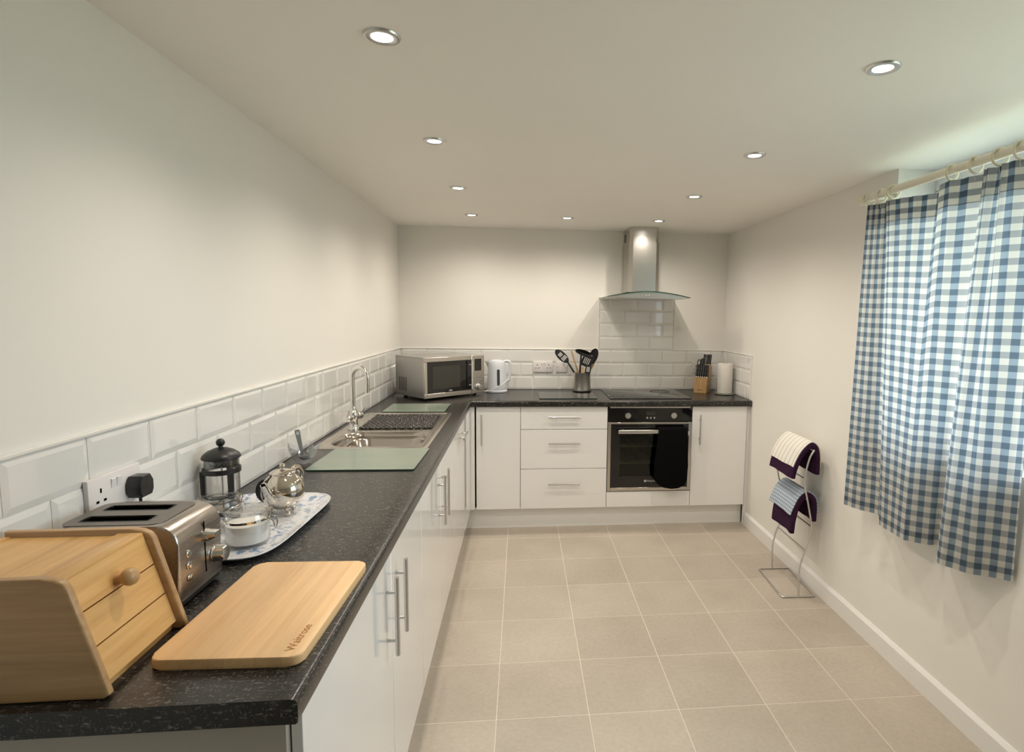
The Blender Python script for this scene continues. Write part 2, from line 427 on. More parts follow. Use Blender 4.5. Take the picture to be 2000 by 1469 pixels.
# ------------------------------------------------------------------ room shell
YR = -6.3                                        # wall behind the camera
WY0, WY1 = -2.07, -4.05                          # window recess along y
SILL = 0.99
bm = B(); box(bm, -.25, W+.35, YR-.2, .25, -.12, -.0006); fl = struct('floor', bm, 'floor_grout')
bm = B(); box(bm, -.25, W+.35, YR-.2, .25, H, H+.12); struct('ceiling', bm, 'ceiling_paint')
bm = B(); box(bm, -.25, 0, YR-.2, .25, -.0005, H); wl = struct('wall_left', bm, 'wall_paint')
bm = B(); box(bm, 0, W, 0, .25, -.0005, H); wb = struct('wall_back', bm, 'wall_paint')
bm = B(); box(bm, W, W+.35, WY0, .25, -.0005, H); box(bm, W, W+.35, WY1, WY0, -.0005, SILL-.02); box(bm, W, W+.35, YR-.2, WY1, -.0005, H)
wr = struct('wall_right', bm, 'wall_paint')
bm = B(); box(bm, 0, W, YR-.2, YR, -.0005, H); struct('wall_rear', bm, 'wall_paint')
bm = B(); prism(bm, [(W, 0), (W-.016, 0), (W-.016, .080), (W-.005, .094), (W, .094)], YR, -.605, 'xz'); struct('baseboard_right', bm, 'skirting_paint')
bm = B(); box(bm, W+.36, W+40, -40, 40, -.30, -.20); struct('ground', bm, 'bounce_ground')

# floor tiles (each a piece of the floor)
TP, TX, TY = .3457, .8327, -.7477
tm = {}
def floor_piece(x0, x1, y0, y1):
    g = .0015; w, d = round(x1-x0, 4), round(y1-y0, 4)
    if (w, d) not in tm:
        bm = B(); box(bm, -w/2+g, w/2-g, -d/2+g, d/2-g, -.006, 0.0002, .0008, 1)
        bmesh.ops.recalc_face_normals(bm, faces=bm.faces)
        me = bpy.data.meshes.new('tile'); bm.to_mesh(me); bm.free(); me.materials.append(MATS['floor_tile']); tm[(w, d)] = me
    o = bpy.data.objects.new('tile', tm[(w, d)]); COL.objects.link(o); o.parent = fl; o.location = ((x0+x1)/2, (y0+y1)/2, 0)
ix = [TX+TP*k for k in range(-3, 6)]
xs = [0]+[x for x in ix if 0.02 < x < W-.02]+[W]
iy = [TY+TP*k for k in range(-18, 4)]
ys = [YR]+[y for y in iy if YR+.03 < y < -.02]+[0]
for a, b_ in zip(xs, xs[1:]):
    for c, d in zip(ys, ys[1:]): floor_piece(a, b_, c, d)

# metro wall tiles: bevelled, each a child of its wall
RP = .1035; R0 = ZT+.0015
tile_cache = {}
def metro(parent, u0, u1, v0, v1, place):
    g = .0011; w, h = round(u1-u0, 4), round(v1-v0, 4)
    if w < .012 or h < .012: return
    key = (w, h, place)
    if key not in tile_cache:
        bm = B(); t = .0032; T = .0060; bv = min(.013, w*.3, h*.3)
        def rr(i, z):
            return [(-w/2+g+i, -h/2+g+i, z), (w/2-g-i, -h/2+g+i, z), (w/2-g-i, h/2-g-i, z), (-w/2+g+i, h/2-g-i, z)]
        rings = [rr(0, 0), rr(0, t), rr(bv, T)]
        def conv(p):
            u, v, n = p
            return {'left': (n, u, v), 'back': (u, -n, v), 'right': (-n, u, v)}[place]
        R = ring_loft(bm, [[conv(p) for p in r] for r in rings])
        bmesh.ops.recalc_face_normals(bm, faces=bm.faces)
        me = bpy.data.meshes.new('tile'); bm.to_mesh(me); bm.free(); me.materials.append(MATS['tile_ceramic']); tile_cache[key] = me
    o = bpy.data.objects.new('tile', tile_cache[key]); COL.objects.link(o); o.parent = parent
    c, z = (u0+u1)/2, (v0+v1)/2
    o.location = {'left': (.0015, c, z), 'back': (c, -.0015, z), 'right': (W-.0015, c, z)}[place]
def tile_run(parent, u0, u1, v0, v1, joint, pitch, place):
    k0 = math.floor((u0-joint)/pitch)-1
    js = [joint+pitch*k for k in range(k0, k0+60)]
    cuts = [u0]+[j for j in js if u0+.01 < j < u1-.01]+[u1]
    for a, b_ in zip(cuts, cuts[1:]): metro(parent, a, b_, v0, v1, place)
SX0, SX1 = 1.525, 2.120                          # tiled panel behind the hood
for r in range(3):
    v0 = R0+RP*r
    tile_run(wl, -3.60, -.010, v0, v0+RP, -3.178+(.1033 if r == 1 else 0), .2067, 'left')
    tile_run(wb, .010, W-.010, v0, v0+RP, 1.825+(.1015 if r == 1 else 0), .203, 'back')
    tile_run(wr, -.590, -.010, v0, v0+RP, -.10+(.1015 if r == 1 else 0), .203, 'right')
for r in range(3, 7):
    v0 = R0+RP*r
    tile_run(wb, SX0, SX1, v0, v0+RP, 1.825+(.1015 if r in (3, 5) else 0), .203, 'back')
ZTR = R0+3*RP
# grout beds behind the tiles and slim metal edge trims
bm = B(); box(bm, 0, .0030, -3.60, -.003, R0, ZTR); box(bm, .003, W-.003, -.0030, 0, R0, ZTR)
box(bm, SX0, SX1, -.0030, 0, ZTR, R0+7*RP); box(bm, W-.0030, W, -.590, -.003, R0, ZTR); struct('trim_1', bm, 'grout')
bm = B(); box(bm, 0, .010, -3.602, 0, ZTR, ZTR+.008, .002); struct('trim_2', bm, 'tile_trim_metal')
bm = B(); box(bm, .010, SX0-.004, -.010, 0, ZTR, ZTR+.006, .002); box(bm, SX1+.004, W-.010, -.010, 0, ZTR, ZTR+.006, .002); struct('trim_3', bm, 'tile_trim_metal')
bm = B(); box(bm, SX0-.005, SX0, -.010, 0, ZTR, R0+7*RP, .002); box(bm, SX1, SX1+.005, -.010, 0, ZTR, R0+7*RP, .002); struct('trim_4', bm, 'tile_trim_metal')
bm = B(); box(bm, W-.010, W, -.590, 0, ZTR, ZTR+.006, .002); box(bm, W-.010, W, -.596, -.590, ZT, ZTR+.006, .002); struct('trim_5', bm, 'tile_trim_metal')

# window in its recess
def window():
    root = bpy.data.objects.new('window_1', None); COL.objects.link(root); root['kind'] = 'structure'
    X0, X1 = W+.175, W+.235
    bm = B(); box(bm, W+.0, W+.35, WY1, WY0, SILL-.02, SILL); obj('window_sill', bm, 'pvc_white', root)
    f = .07
    def bar(n, y0, y1, z0, z1):
        bm = B(); box(bm, X0, X1, y0, y1, z0, z1, .006); obj(n, bm, 'pvc_white', root, True)
    bar('window_frame', WY1, WY0, SILL, SILL+f); bar('window_frame', WY1, WY0, H-f-.02, H)
    bar('window_frame', WY1, WY1+f, SILL+f, H-f-.02); bar('window_frame', WY0-f, WY0, SILL+f, H-f-.02)
    for yy in (WY0+(WY1-WY0)/3, WY0+(WY1-WY0)*2/3): bar('mullion', yy-.035, yy+.035, SILL+f, H-f-.02)
    for k in range(3):
        a = WY0+(WY1-WY0)*(k+1)/3; b_ = WY0+(WY1-WY0)*k/3
        bm = B(); box(bm, X0+.025, X0+.031, a+.03, b_-.03, SILL+.05, H-.07); obj('pane', bm, 'window_glass', root)
window()

# ------------------------------------------------------------------ ceiling downlights
def downlight(x, y, label):
    f, cone = {-.553: (.80, 165), -1.365: (.98, 156), -2.178: (.92, 152), -3.0: (.84, 146)}[y]
    t = thing('downlight', label, 'light', (x, y, H), 0, 'recessed ceiling downlights')
    bm = B(); lathe(bm, [(.0255, -.0005), (.0255, -.0035), (.031, -.006), (.041, -.005), (.0435, -.001), (.0435, .001)], 32, cap=False); obj('bezel', bm, 'satin_nickel', t, True)
    bm = B(); lathe(bm, [(0, -.0025), (.0255, -.0025)], 32, cap=False); obj('lamp_lens', bm, 'lamp_face', t)
    ld = bpy.data.lights.new('lamp', 'SPOT'); ld.energy = LAMP_W*f; ld.color = LAMP_C; ld.spot_size = math.radians(cone); ld.spot_blend = 1.0; ld.shadow_soft_size = .022
    lo = bpy.data.objects.new('lamp', ld); COL.objects.link(lo); lo.parent = t; lo.location = (0, 0, -.03)
LX = (.590, 1.222, 1.847); LY = (-.553, -1.365, -2.178, -3.0)
downlight(LX[0], LY[3], 'round recessed ceiling downlight nearest the camera above the left worktop')
downlight(LX[2], LY[3], 'round recessed ceiling downlight nearest the camera on the curtain side')
downlight(LX[0], LY[2], 'recessed ceiling downlight above the sink side, second from the camera')
downlight(LX[2], LY[2], 'recessed ceiling downlight on the window side, second from the camera')
downlight(LX[0], LY[1], 'small recessed ceiling downlight above the sink side, third from the camera')
downlight(LX[2], LY[1], 'small recessed ceiling downlight on the right, third from the camera')
downlight(LX[0], LY[0], 'recessed ceiling downlight above the microwave corner by the back wall')
downlight(LX[1], LY[0], 'middle recessed ceiling downlight of the row near the back wall')
downlight(LX[2], LY[0], 'recessed ceiling downlight directly above the cooker hood chimney')

# ------------------------------------------------------------------ base cabinets
XD = .577           # face of the left run doors
YD = -.600          # face of the back run doors
DZ0, DZ1 = .152, .868
def carcass(parent, x0, x1, y0, y1, z0=.15, z1=.868):
    t = .016; bm = B()
    box(bm, x0, x1, y0, y1, z0, z0+t)
    box(bm, x0, x0+t, y0, y1, z0+t, z1); box(bm, x1-t, x1, y0, y1, z0+t, z1)
    box(bm, x0+t, x1-t, y0, y0+t, z0+t, z1) if False else None
    return obj('carcass', bm, 'carcass_white', parent)
def handle(parent, kind, c, L=.21):
    # bar handle with two posts; c = bar centre, posts run to the face
    x, y, z = c; bm = B(); r = .0062; pin = L*.31
    if kind == 'left_v':
        lathe(bm, [(r, -L/2), (r, L/2)], 14, c); [lathe(bm, [(.0045, -.027), (.0045, 0)], 10, (x, y, z+s*pin), 'x') for s in (-1, 1)]
    elif kind == 'left_h':
        lathe(bm, [(r, -L/2), (r, L/2)], 14, c, 'y'); [lathe(bm, [(.0045, -.027), (.0045, 0)], 10, (x, y+s*pin, z), 'x') for s in (-1, 1)]
    elif kind == 'back_v':
        lathe(bm, [(r, -L/2), (r, L/2)], 14, c); [lathe(bm, [(.0045, 0), (.0045, .027)], 10, (x, y, z+s*pin), 'y') for s in (-1, 1)]
    else:
        lathe(bm, [(r, -L/2), (r, L/2)], 14, c, 'x'); [lathe(bm, [(.0045, 0), (.0045, .027)], 10, (x+s*pin, y, z), 'y') for s in (-1, 1)]
    return obj('handle', bm, 'satin_nickel', parent, True, label='brushed nickel bar handle')
def left_door(parent, y0, y1, hk=None, hy=None, hz=.713, L=.21):
    d = boxobj('door', (XD-.018, XD, y0+.0015, y1-.0015, DZ0, DZ1), 'gloss_white', parent, .0012, 1)
    if hk: handle(d, hk, (XD+.027, hy, hz), L)
    return d
G1, G2, U1, U2, U3 = -2.965, -2.03, -2.505, -1.545, -.965
t = thing('base_cabinet', 'glossy white two-door base cabinet at the near end beside the chopping board', 'cabinet', group='base cabinets of the left run')
bm = B(); box(bm, 0.02, XD-.020, -3.598, -3.580, .0, .868); obj('end_panel', bm, 'end_panel_cream', t)
carcass(t, .02, XD-.021, -3.578, U1-.001)
left_door(t, -3.585, G1, 'left_v', G1-.060); left_door(t, G1, U1, 'left_v', G1+.055)
t = thing('base_cabinet', 'glossy white two-door base cabinet under the sink', 'cabinet', group='base cabinets of the left run')
carcass(t, .02, XD-.021, U1+.001, U2-.001)
left_door(t, U1, G2, 'left_v', G2-.060); left_door(t, G2, U2, 'left_v', G2+.055)
t = thing('base_cabinet', 'glossy white single-door cabinet with a horizontal handle next to the inner corner', 'cabinet', group='base cabinets of the left run')
carcass(t, .02, XD-.021, U2+.001, U3-.001)
left_door(t, U2, U3, 'left_h', -1.185, .795)
bm = B(); box(bm, XD-.018, XD, U3+.0015, YD, DZ0, DZ1); box(bm, XD-.018, 0.6065, YD, YD+.018, DZ0, DZ1)
tag(obj('corner_post', bm, 'gloss_white'), 'white corner filler post between the two cabinet runs', 'filler panel')
bm = B(); box(bm, XD-.075, XD-.060, -3.575, -.54, 0, .1495, .001, 1); tag(obj('plinth', bm, 'plinth_white'), 'long white plinth board under the left cabinet run', 'plinth')
bm = B(); box(bm, .518, W-.018, -.545, -.530, 0, .1495, .001, 1); tag(obj('plinth', bm, 'plinth_white'), 'white plinth board under the back cabinet run', 'plinth')

XA = .6155
def back_front(parent, name, x0, x1, z0, z1, hk=None, hc=None, L=.21):
    d = boxobj(name, (x0+.0015, x1-.0015, YD, YD+.018, z0, z1), 'gloss_white', parent, .0012, 1)
    if hk: handle(d, hk, hc, L)
    return d
def back_carcass(t, x0, x1):
    bm = B(); k = .016
    box(bm, x0+.001, x1-.001, YD+.021, -.03, .15, .166); box(bm, x0+.001, x0+k, YD+.021, -.03, .166, .868); box(bm, x1-k, x1-.001, YD+.021, -.03, .166, .868)
    obj('carcass', bm, 'carcass_white', t)
t = thing('base_cabinet', 'narrow white single-door base cabinet in the inner corner below the kettle', 'cabinet', group='base cabinets of the back run')
back_carcass(t, XA, XA+.3); back_front(t, 'door', XA, XA+.3, DZ0, DZ1, 'back_v', (.653, YD-.030, .713))
t = thing('drawer_cabinet', 'white base unit of three drawers left of the oven', 'cabinet', group='base cabinets of the back run')
back_carcass(t, XA+.3, XA+.9)
for z0, z1, hz in ((.7115, DZ1, .797), (.4345, .7085, .615), (DZ0, .4315, .330)):
    back_front(t, 'drawer_front', XA+.3, XA+.9, z0, z1, 'back_h', (1.216, YD-.030, hz), .223)
t = thing('base_cabinet', 'white single-door base cabinet right of the oven', 'cabinet', group='base cabinets of the back run')
back_carcass(t, XA+1.5, XA+1.9); back_front(t, 'door', XA+1.5, XA+1.9, DZ0, DZ1, 'back_v', (2.169, YD-.030, .707))
bm = B(); box(bm, XA+1.9025, W-.001, YD+.006, YD+.024, .0, .868); tag(obj('filler_strip', bm, 'carcass_white'), 'narrow white filler strip between last cabinet and right wall', 'filler panel')

# ------------------------------------------------------------------ worktop
XE, YE, YF = .5855, -.6258, -3.6216
HX0, HX1, HY0, HY1 = .062, .492, -1.955, -1.120       # cut-out for the sink
bm = B(); z0, z1 = .8695, ZT
def nose(u):                                     # postformed front edge profile
    return [(u-.060, z0), (u-.004, z0), (u-.001, z0+.003), (u, z0+.009), (u, z1-.010), (u-.0015, z1-.0045), (u-.0045, z1-.0015), (u-.010, z1), (u-.060, z1)]
prism(bm, nose(XE), YF, -.5658, 'xz')
box(bm, .0005, HX0, YF, 0-.0005, z0, z1); box(bm, HX1, XE-.060, YF, -.0005, z0, z1)
box(bm, HX0, HX1, YF, HY0, z0, z1); box(bm, HX0, HX1, HY1, -.0005, z0, z1)
box(bm, XE-.060, W-.0005, -.5658, -.0005, z0, z1)
prism(bm, [(-v, w) for v, w in nose(-YE)], XE-.0105, W-.0005, 'yz')
tag(obj('worktop', bm, 'worktop_laminate', None, True, 30), 'L-shaped black speckled laminate worktop running along two walls', 'worktop')

# ------------------------------------------------------------------ sink
def sink():
    t = thing('sink', 'stainless steel inset sink with one bowl set in the left worktop', 'sink', (0, 0, ZT))
    def rr(x0, x1, y0, y1, r, z): return [(x, y, z) for x, y in rrect(x0, x1, y0, y1, r, 7)]
    bm = B()
    ring_loft(bm, [rr(.033, .518, -1.985, -1.090, .020, .0004), rr(.034, .517, -1.984, -1.091, .020, .0032), rr(.040, .511, -1.978, -1.097, .018, .0048),
                   rr(.052, .499, -1.966, -1.109, .014, .0046), rr(.062, .489, -1.954, -1.121, .016, .0004)], False)
    bm2 = bm
    R = ring_loft(bm2, [rr(.062, .489, -1.954, -1.121, .016, .0004), rr(.078, .480, -1.938, -1.628, .085, .0000)], False)
    obj('rim', bm2, 'sink_steel', t, True, 50)
    bm = B()
    ring_loft(bm, [rr(.078, .480, -1.938, -1.628, .085, .0), rr(.084, .474, -1.932, -1.634, .080, -.004), rr(.090, .470, -1.929, -1.638, .078, -.020), rr(.118, .464, -1.924, -1.650, .075, -.024),
                   rr(.124, .460, -1.920, -1.655, .072, -.030), rr(.140, .450, -1.905, -1.668, .070, -.13), rr(.150, .440, -1.895, -1.678, .065, -.150), rr(.17, .42, -1.88, -1.70, .055, -.158)])
    obj('bowl', bm, 'bowl_steel_shaded', t, True, 50)
    bm = B(); lathe(bm, [(.0, -.152), (.022, -.153), (.032, -.1555), (.036, -.1575)], 24, (.295, -1.79, 0)); obj('drain', bm, 'chrome', t, True)
    bm = B()
    for k in range(9): box(bm, .11+k*.038, .122+k*.038, -1.56, -1.15, .0006, .0024, .0008, 1)
    obj('drainer_ribs', bm, 'sink_steel', t, True)
sink()
# drainer mat with pebble relief
t = thing('drainer_mat', 'wet dark brown pebble-patterned rubber mat on the sink drainer', 'mat', (.292, -1.365, ZT+.0026), math.radians(.5))
bm = B(); prism(bm, rrect(-.182, .178, -.195, .195, .03), 0, .004, 'xy', .001, 1); obj('base', bm, 'sink_mat_rubber', t)
bm = B()
for j in range(17):
    for i in range(15):
        x = -.170+i*.0242+(.012 if j % 2 else 0)+random.uniform(-.0035, .0035); y = -.182+j*.0228+random.uniform(-.004, .004)
        if x > .168: continue
        a, b_ = random.uniform(.0095, .0115), random.uniform(.0065, .0082)
        r1 = [(x+a*math.cos(q*PI/4), y+b_*math.sin(q*PI/4), .0038) for q in range(8)]
        r2_ = [(x+a*.62*math.cos(q*PI/4), y+b_*.62*math.sin(q*PI/4), .0080) for q in range(8)]
        ring_loft(bm, [r1, r2_])
o = obj('pebbles', bm, 'sink_mat_rubber', t, True, 60); o['kind'] = 'stuff'
# tap
t = thing('mixer_tap', 'chrome swan-neck mixer tap behind the sink bowl', 'tap', (.092, -1.565, ZT+.0046), math.radians(-16))
bm = B(); lathe(bm, [(.028, -.004), (.028, .004), (.023, .010), (.020, .022), (.020, .045), (.025, .052), (.026, .075), (.022, .088), (.015, .100), (.0135, .112)], 24); obj('body', bm, 'chrome', t, True)
bm = B()
pts = [(0, 0, .105), (0, 0, .16), (0, 0, .22), (0, 0, .262)]+[(.040-.040*math.cos(a), 0, .262+.044*math.sin(a)) for a in [PI*k/14 for k in range(1, 14)]]+[(.080, 0, .255), (.079, 0, .225), (.077, 0, .185)]
tube(bm, pts, [.0115]*4+[.0113]*13+[.0113, .0113, .0113], 14); obj('spout', bm, 'chrome', t, True)
for s in (-1, 1):
    bm = B(); lathe(bm, [(.014, .012*s), (.017, .030*s), (.019, .040*s), (.019, .062*s), (.015, .070*s), (.0, .072*s)], 18, (0, 0, .060), 'y')
    h = obj('handle', bm, 'chrome', t, True)
    bm = B(); tube(bm, [(0, .052*s, .062), (.012, .062*s, .082), (.020, .070*s, .100)], [.006, .0055, .004], 10); obj('lever', bm, 'chrome', h, True)

# ------------------------------------------------------------------ hob, oven, hood
t = thing('hob', 'black glass induction hob set in the back worktop under the hood', 'hob', (1.833, -.284, ZT))
bm = B(); prism(bm, rrect(-.293, .293, -.258, .258, .008, 3), 0, .006, 'xy', .0015, 2); obj('glass_top', bm, 'hob_glass', t, True)
for x, y, r in ((-.15, -.12, .08), (-.15, .12, .09), (.15, .12, .075), (.15, -.12, .095)):
    bm = B(); lathe(bm, [(r-.001, .0061), (r-.001, .0064), (r, .0064), (r, .0061)], 40, (x, y, 0), cap=False); obj('zone_mark', bm, 'screen_grey', t)

def oven():
    X0, X1, Z0, Z1 = 1.518, 2.113, .268, .867
    t = thing('oven', 'built-in black glass and steel electric oven below the hob', 'oven', (0, 0, 0))
    yf = YD-.004
    bm = B(); k = .02
    box(bm, X0+.02, X1-.02, yf+.02, -.06, Z0+.01, Z0+.03); box(bm, X0+.02, X1-.02, yf+.02, -.06, Z1-.03, Z1-.005); box(bm, X0+.02, X0+.06, yf+.02, -.06, Z0+.03, Z1-.03)
    box(bm, X1-.06, X1-.02, yf+.02, -.06, Z0+.03, Z1-.03); box(bm, X0+.06, X1-.06, -.09, -.06, Z0+.03, Z1-.03); obj('cavity', bm, 'oven_enamel', t)
    cp = boxobj('control_panel', (X0, X1, yf, yf+.022, .762, Z1-.010), 'black_glass', t, .0015, 1)
    boxobj('top_strip', (X0+.012, X1-.012, yf+.001, yf+.022, Z1-.0098, Z1), 'steel_x', t)
    for x in (1.655, 1.979):
        bm = B(); lathe(bm, [(.021, 0), (.021, -.014), (.0195, -.018), (0, -.0185)], 28, (x, yf, .806), 'y'); kb = obj('knob', bm, 'satin_nickel', cp, True)
        bm = B()
        for a in range(-3, 4):
            q = a*.62+PI/2; box(bm, x+.034*math.cos(q)-.0012, x+.034*math.cos(q)+.0012, yf-.0004, yf, .806+.034*math.sin(q)-.0012, .806+.034*math.sin(q)+.0012)
        obj('dial_marks', bm, 'screen_grey', cp)
    boxobj('display', (1.786, 1.848, yf-.0008, yf, .806, .832), 'screen_grey', cp)
    for x in (1.792, 1.817, 1.842):
        bm = B(); lathe(bm, [(.0065, 0), (.0065, -.004), (0, -.005)], 16, (x, yf, .789), 'y'); obj('button', bm, 'satin_nickel', cp, True)
    d = obj('door', (lambda b_: (box(b_, X0, X0+.022, yf-.002, yf+.022, Z0, .758, .0015, 1), box(b_, X1-.022, X1, yf-.002, yf+.022, Z0, .758, .0015, 1),
            box(b_, X0+.022, X1-.022, yf-.002, yf+.022, .744, .758, .0015, 1), box(b_, X0+.022, X1-.022, yf-.002, yf+.022, Z0, Z0+.024, .0015, 1), b_)[-1])(B()), 'steel_z', t, True, label='stainless steel frame')
    gx0, gx1, gz0, gz1 = X0+.022, X1-.022, Z0+.024, .744; wx0, wx1, wz0, wz1 = 1.604, 2.030, .372, .676
    bm = B(); y0, y1 = yf, yf+.008
    box(bm, gx0, wx0, y0, y1, gz0, gz1); box(bm, wx1, gx1, y0, y1, gz0, gz1); box(bm, wx0, wx1, y0, y1, wz1, gz1); box(bm, wx0, wx1, y0, y1, gz0, wz0)
    obj('glass_border', bm, 'black_glass', d)
    bm = B(); box(bm, wx0, wx1, y0, y0+.004, wz0, wz1); obj('viewing_pane', bm, 'oven_glass', d)
    bm = B(); box(bm, 1.585, 2.048, yf-.052, yf-.036, .686, .712, .002, 1); box(bm, 1.610, 1.630, yf-.037, yf, .690, .708); box(bm, 2.000, 2.020, yf-.037, yf, .690, .708)
    obj('handle', bm, 'satin_nickel', d, True)
    for z in (.575, .455):
        bm = B(); tube(bm, [(1.60, yf+.05, z), (2.03, yf+.05, z)], .0035, 6); tube(bm, [(1.60, yf+.05, z+.014), (2.03, yf+.05, z+.014)], .0018, 6)
        for q in range(12): tube(bm, [(1.62+q*.036, yf+.05, z), (1.62+q*.036, -.15, z)], .0016, 5)
        obj('rack', bm, 'satin_nickel', t, True)
    me = text_mesh('Hotpoint', .019); o = obj('lettering', me, 'logo_grey', d); o.location = (1.800, yf-.0006, .3325); o.rotation_euler = (PI/2, 0, 0)
    boxobj('logo_square', (1.782, 1.796, yf-.0008, yf, .331, .345), 'logo_grey', d)
oven()
t = thing('oven_housing', 'white panel and housing under the built-in oven', 'cabinet')
boxobj('front_panel', (XA+.9015, XA+1.4985, YD, YD+.018, DZ0, .2615), 'gloss_white', t, .0012, 1)
bm = B(); box(bm, XA+.901, XA+1.499, YD+.021, -.03, .15, .166); obj('carcass', bm, 'carcass_white', t)

def glove():
    t = thing('oven_glove', 'black padded oven glove hanging over the right half of the oven handle', 'oven glove', (0, 0, 0))
    yb = YD-.004
    def sheet(name, out, y0, y1, bev):
        bm = B(); prism(bm, out, y0, y1, 'xz', bev, 3); return obj(name, bm, 'black_cloth', t, True, 60)
    front = [(1.868, .716), (1.858, .66), (1.848, .56), (1.838, .46), (1.834, .40), (1.842, .360), (1.865, .330), (1.905, .308), (1.960, .298), (2.010, .302), (2.050, .320), (2.072, .360), (2.074, .46), (2.068, .58), (2.064, .716)]
    sheet('front_pad', front, yb-.074, yb-.0545, .008)
    sheet('back_pad', [(1.872, .716), (1.864, .50), (1.868, .42), (1.90, .395), (2.0, .39), (2.04, .42), (2.052, .50), (2.060, .716)], yb-.033, yb-.004, .006)
    bm = B(); prism(bm, [(yb-.074, .712), (yb-.072, .722), (yb-.058, .729), (yb-.030, .729), (yb-.010, .722), (yb-.005, .713), (yb-.030, .7125), (yb-.055, .7125)], 1.866, 2.064, 'yz', .002, 1); obj('fold', bm, 'black_cloth', t, True, 60)
    bm = B(); box(bm, 2.0705, 2.0745, yb-.073, yb-.055, .676, .706); obj('care_tag', bm, 'white_plastic', t)
glove()

def hood():
    t = thing('cooker_hood', 'stainless steel chimney cooker hood with a curved glass canopy', 'cooker hood', (0, 0, 0))
    def chim(x0, x1, yf, c): return [(x0, -.011), (x0, yf+c), (x0+c*.9, yf), (x1-c*.9, yf), (x1, yf+c), (x1, -.011)]
    bm = B(); prism(bm, chim(1.706, 1.921, -.278, .028), 1.98, H-.001, 'xy'); u = obj('upper_chimney', bm, 'steel_z', t)
    bm = B(); prism(bm, chim(1.700, 1.927, -.284, .030), 1.668, 2.03, 'xy'); obj('lower_chimney', bm, 'steel_z', t)
    for k in range(6): boxobj('vent_slot', (1.7045, 1.7065, -.105, -.045, 2.050+k*.010, 2.054+k*.010), 'black_gap', u)
    # arched glass canopy
    cx, hw, zt, ze = 1.8165, .298, 1.668, 1.628
    def za(x): return ze+(zt-ze)*math.cos((x-cx)/hw*PI/2*.98)**1.0
    n = 24; bm = B(); th = .006
    def fy(x): return -.475+.018*((x-cx)/hw)**2
    top = []; bot = []
    for j in (0, 1):
        top.append([bm.verts.new((cx-hw+2*hw*k/n, (fy(cx-hw+2*hw*k/n) if j == 0 else -.011), za(cx-hw+2*hw*k/n))) for k in range(n+1)])
        bot.append([bm.verts.new((cx-hw+2*hw*k/n, (fy(cx-hw+2*hw*k/n) if j == 0 else -.011), za(cx-hw+2*hw*k/n)-th)) for k in range(n+1)])
    for k in range(n):
        bm.faces.new((top[0][k], top[0][k+1], top[1][k+1], top[1][k])); bm.faces.new((bot[0][k], bot[1][k], bot[1][k+1], bot[0][k+1]))
    obj('glass_canopy', bm, 'hood_glass', t, True)
    bm = B()      # the ground edges of the glass read as dark green
    for k in range(n):
        x0, x1 = cx-hw+2*hw*k/n, cx-hw+2*hw*(k+1)/n
        v = [bm.verts.new(p) for p in ((x0, fy(x0)-.0004, za(x0)), (x1, fy(x1)-.0004, za(x1)), (x1, fy(x1)-.0004, za(x1)-th), (x0, fy(x0)-.0004, za(x0)-th))]; bm.faces.new(v)
    for x in (cx-hw, cx+hw):
        v = [bm.verts.new(p) for p in ((x, fy(x), za(x)), (x, -.011, za(x)), (x, -.011, za(x)-th), (x, fy(x), za(x)-th))]; bm.faces.new(v)
    obj('glass_edge', bm, 'saver_edge', t)
    # steel body below the glass
    bx = .268; out = [(cx-bx, 1.618), (cx-bx, za(cx-bx)-th-.001)]
    out += [(cx-bx+2*bx*k/20, za(cx-bx+2*bx*k/20)-th-.001) for k in range(1, 20)]+[(cx+bx, za(cx+bx)-th-.001), (cx+bx, 1.618)]
    bm = B(); prism(bm, out, -.455, -.011, 'xz'); bd = obj('body', bm, 'steel_x', t)
    for k in range(5):
        bm = B(); lathe(bm, [(.0062, 0), (.0062, -.005), (.004, -.007), (0, -.007)], 14, (cx-.046+k*.023, -.455, 1.6395), 'y'); obj('button', bm, 'chrome', bd, True)
    boxobj('grease_filter', (cx-.235, cx+.235, -.43, -.05, 1.6145, 1.618), 'steel_y', t)
hood()

# ------------------------------------------------------------------ glass worktop savers
def saver(label, x0, x1, y0, y1, rz=0, mat='saver_frosted', edge='saver_edge', name='worktop_saver', grp='glass worktop savers'):
    cx, cy = (x0+x1)/2, (y0+y1)/2
    t = thing(name, label, 'glass board', (cx, cy, ZT), math.radians(rz), grp)
    w, d = (x1-x0)/2, (y1-y0)/2
    bm = B(); prism(bm, rrect(-w, w, -d, d, .012, 5), .0015, .0042, 'xy'); obj('edge_band', bm, edge, t)
    bm = B(); prism(bm, rrect(-w+.0004, w-.0004, -d+.0004, d-.0004, .012, 5), .0042, .0056, 'xy', .0006, 1); obj('glass_top', bm, mat, t, True)
    for sx in (-1, 1):
        for sy in (-1, 1):
            bm = B(); lathe(bm, [(.006, 0), (.006, .0016)], 12, (sx*(w-.03), sy*(d-.03), 0)); obj('rubber_foot', bm, 'black_plastic', t)
saver('pale green frosted glass board on the near side of the sink', .135, .527, -2.336, -1.996, -1.0)
saver('pale green frosted glass board between sink and microwave', .110, .470, -1.068, -.760, 0)
saver('dark clear glass board under the utensil pot beside the hob', 1.045, 1.452, -.535, -.200, 0, 'hob_glass', 'saver_edge')

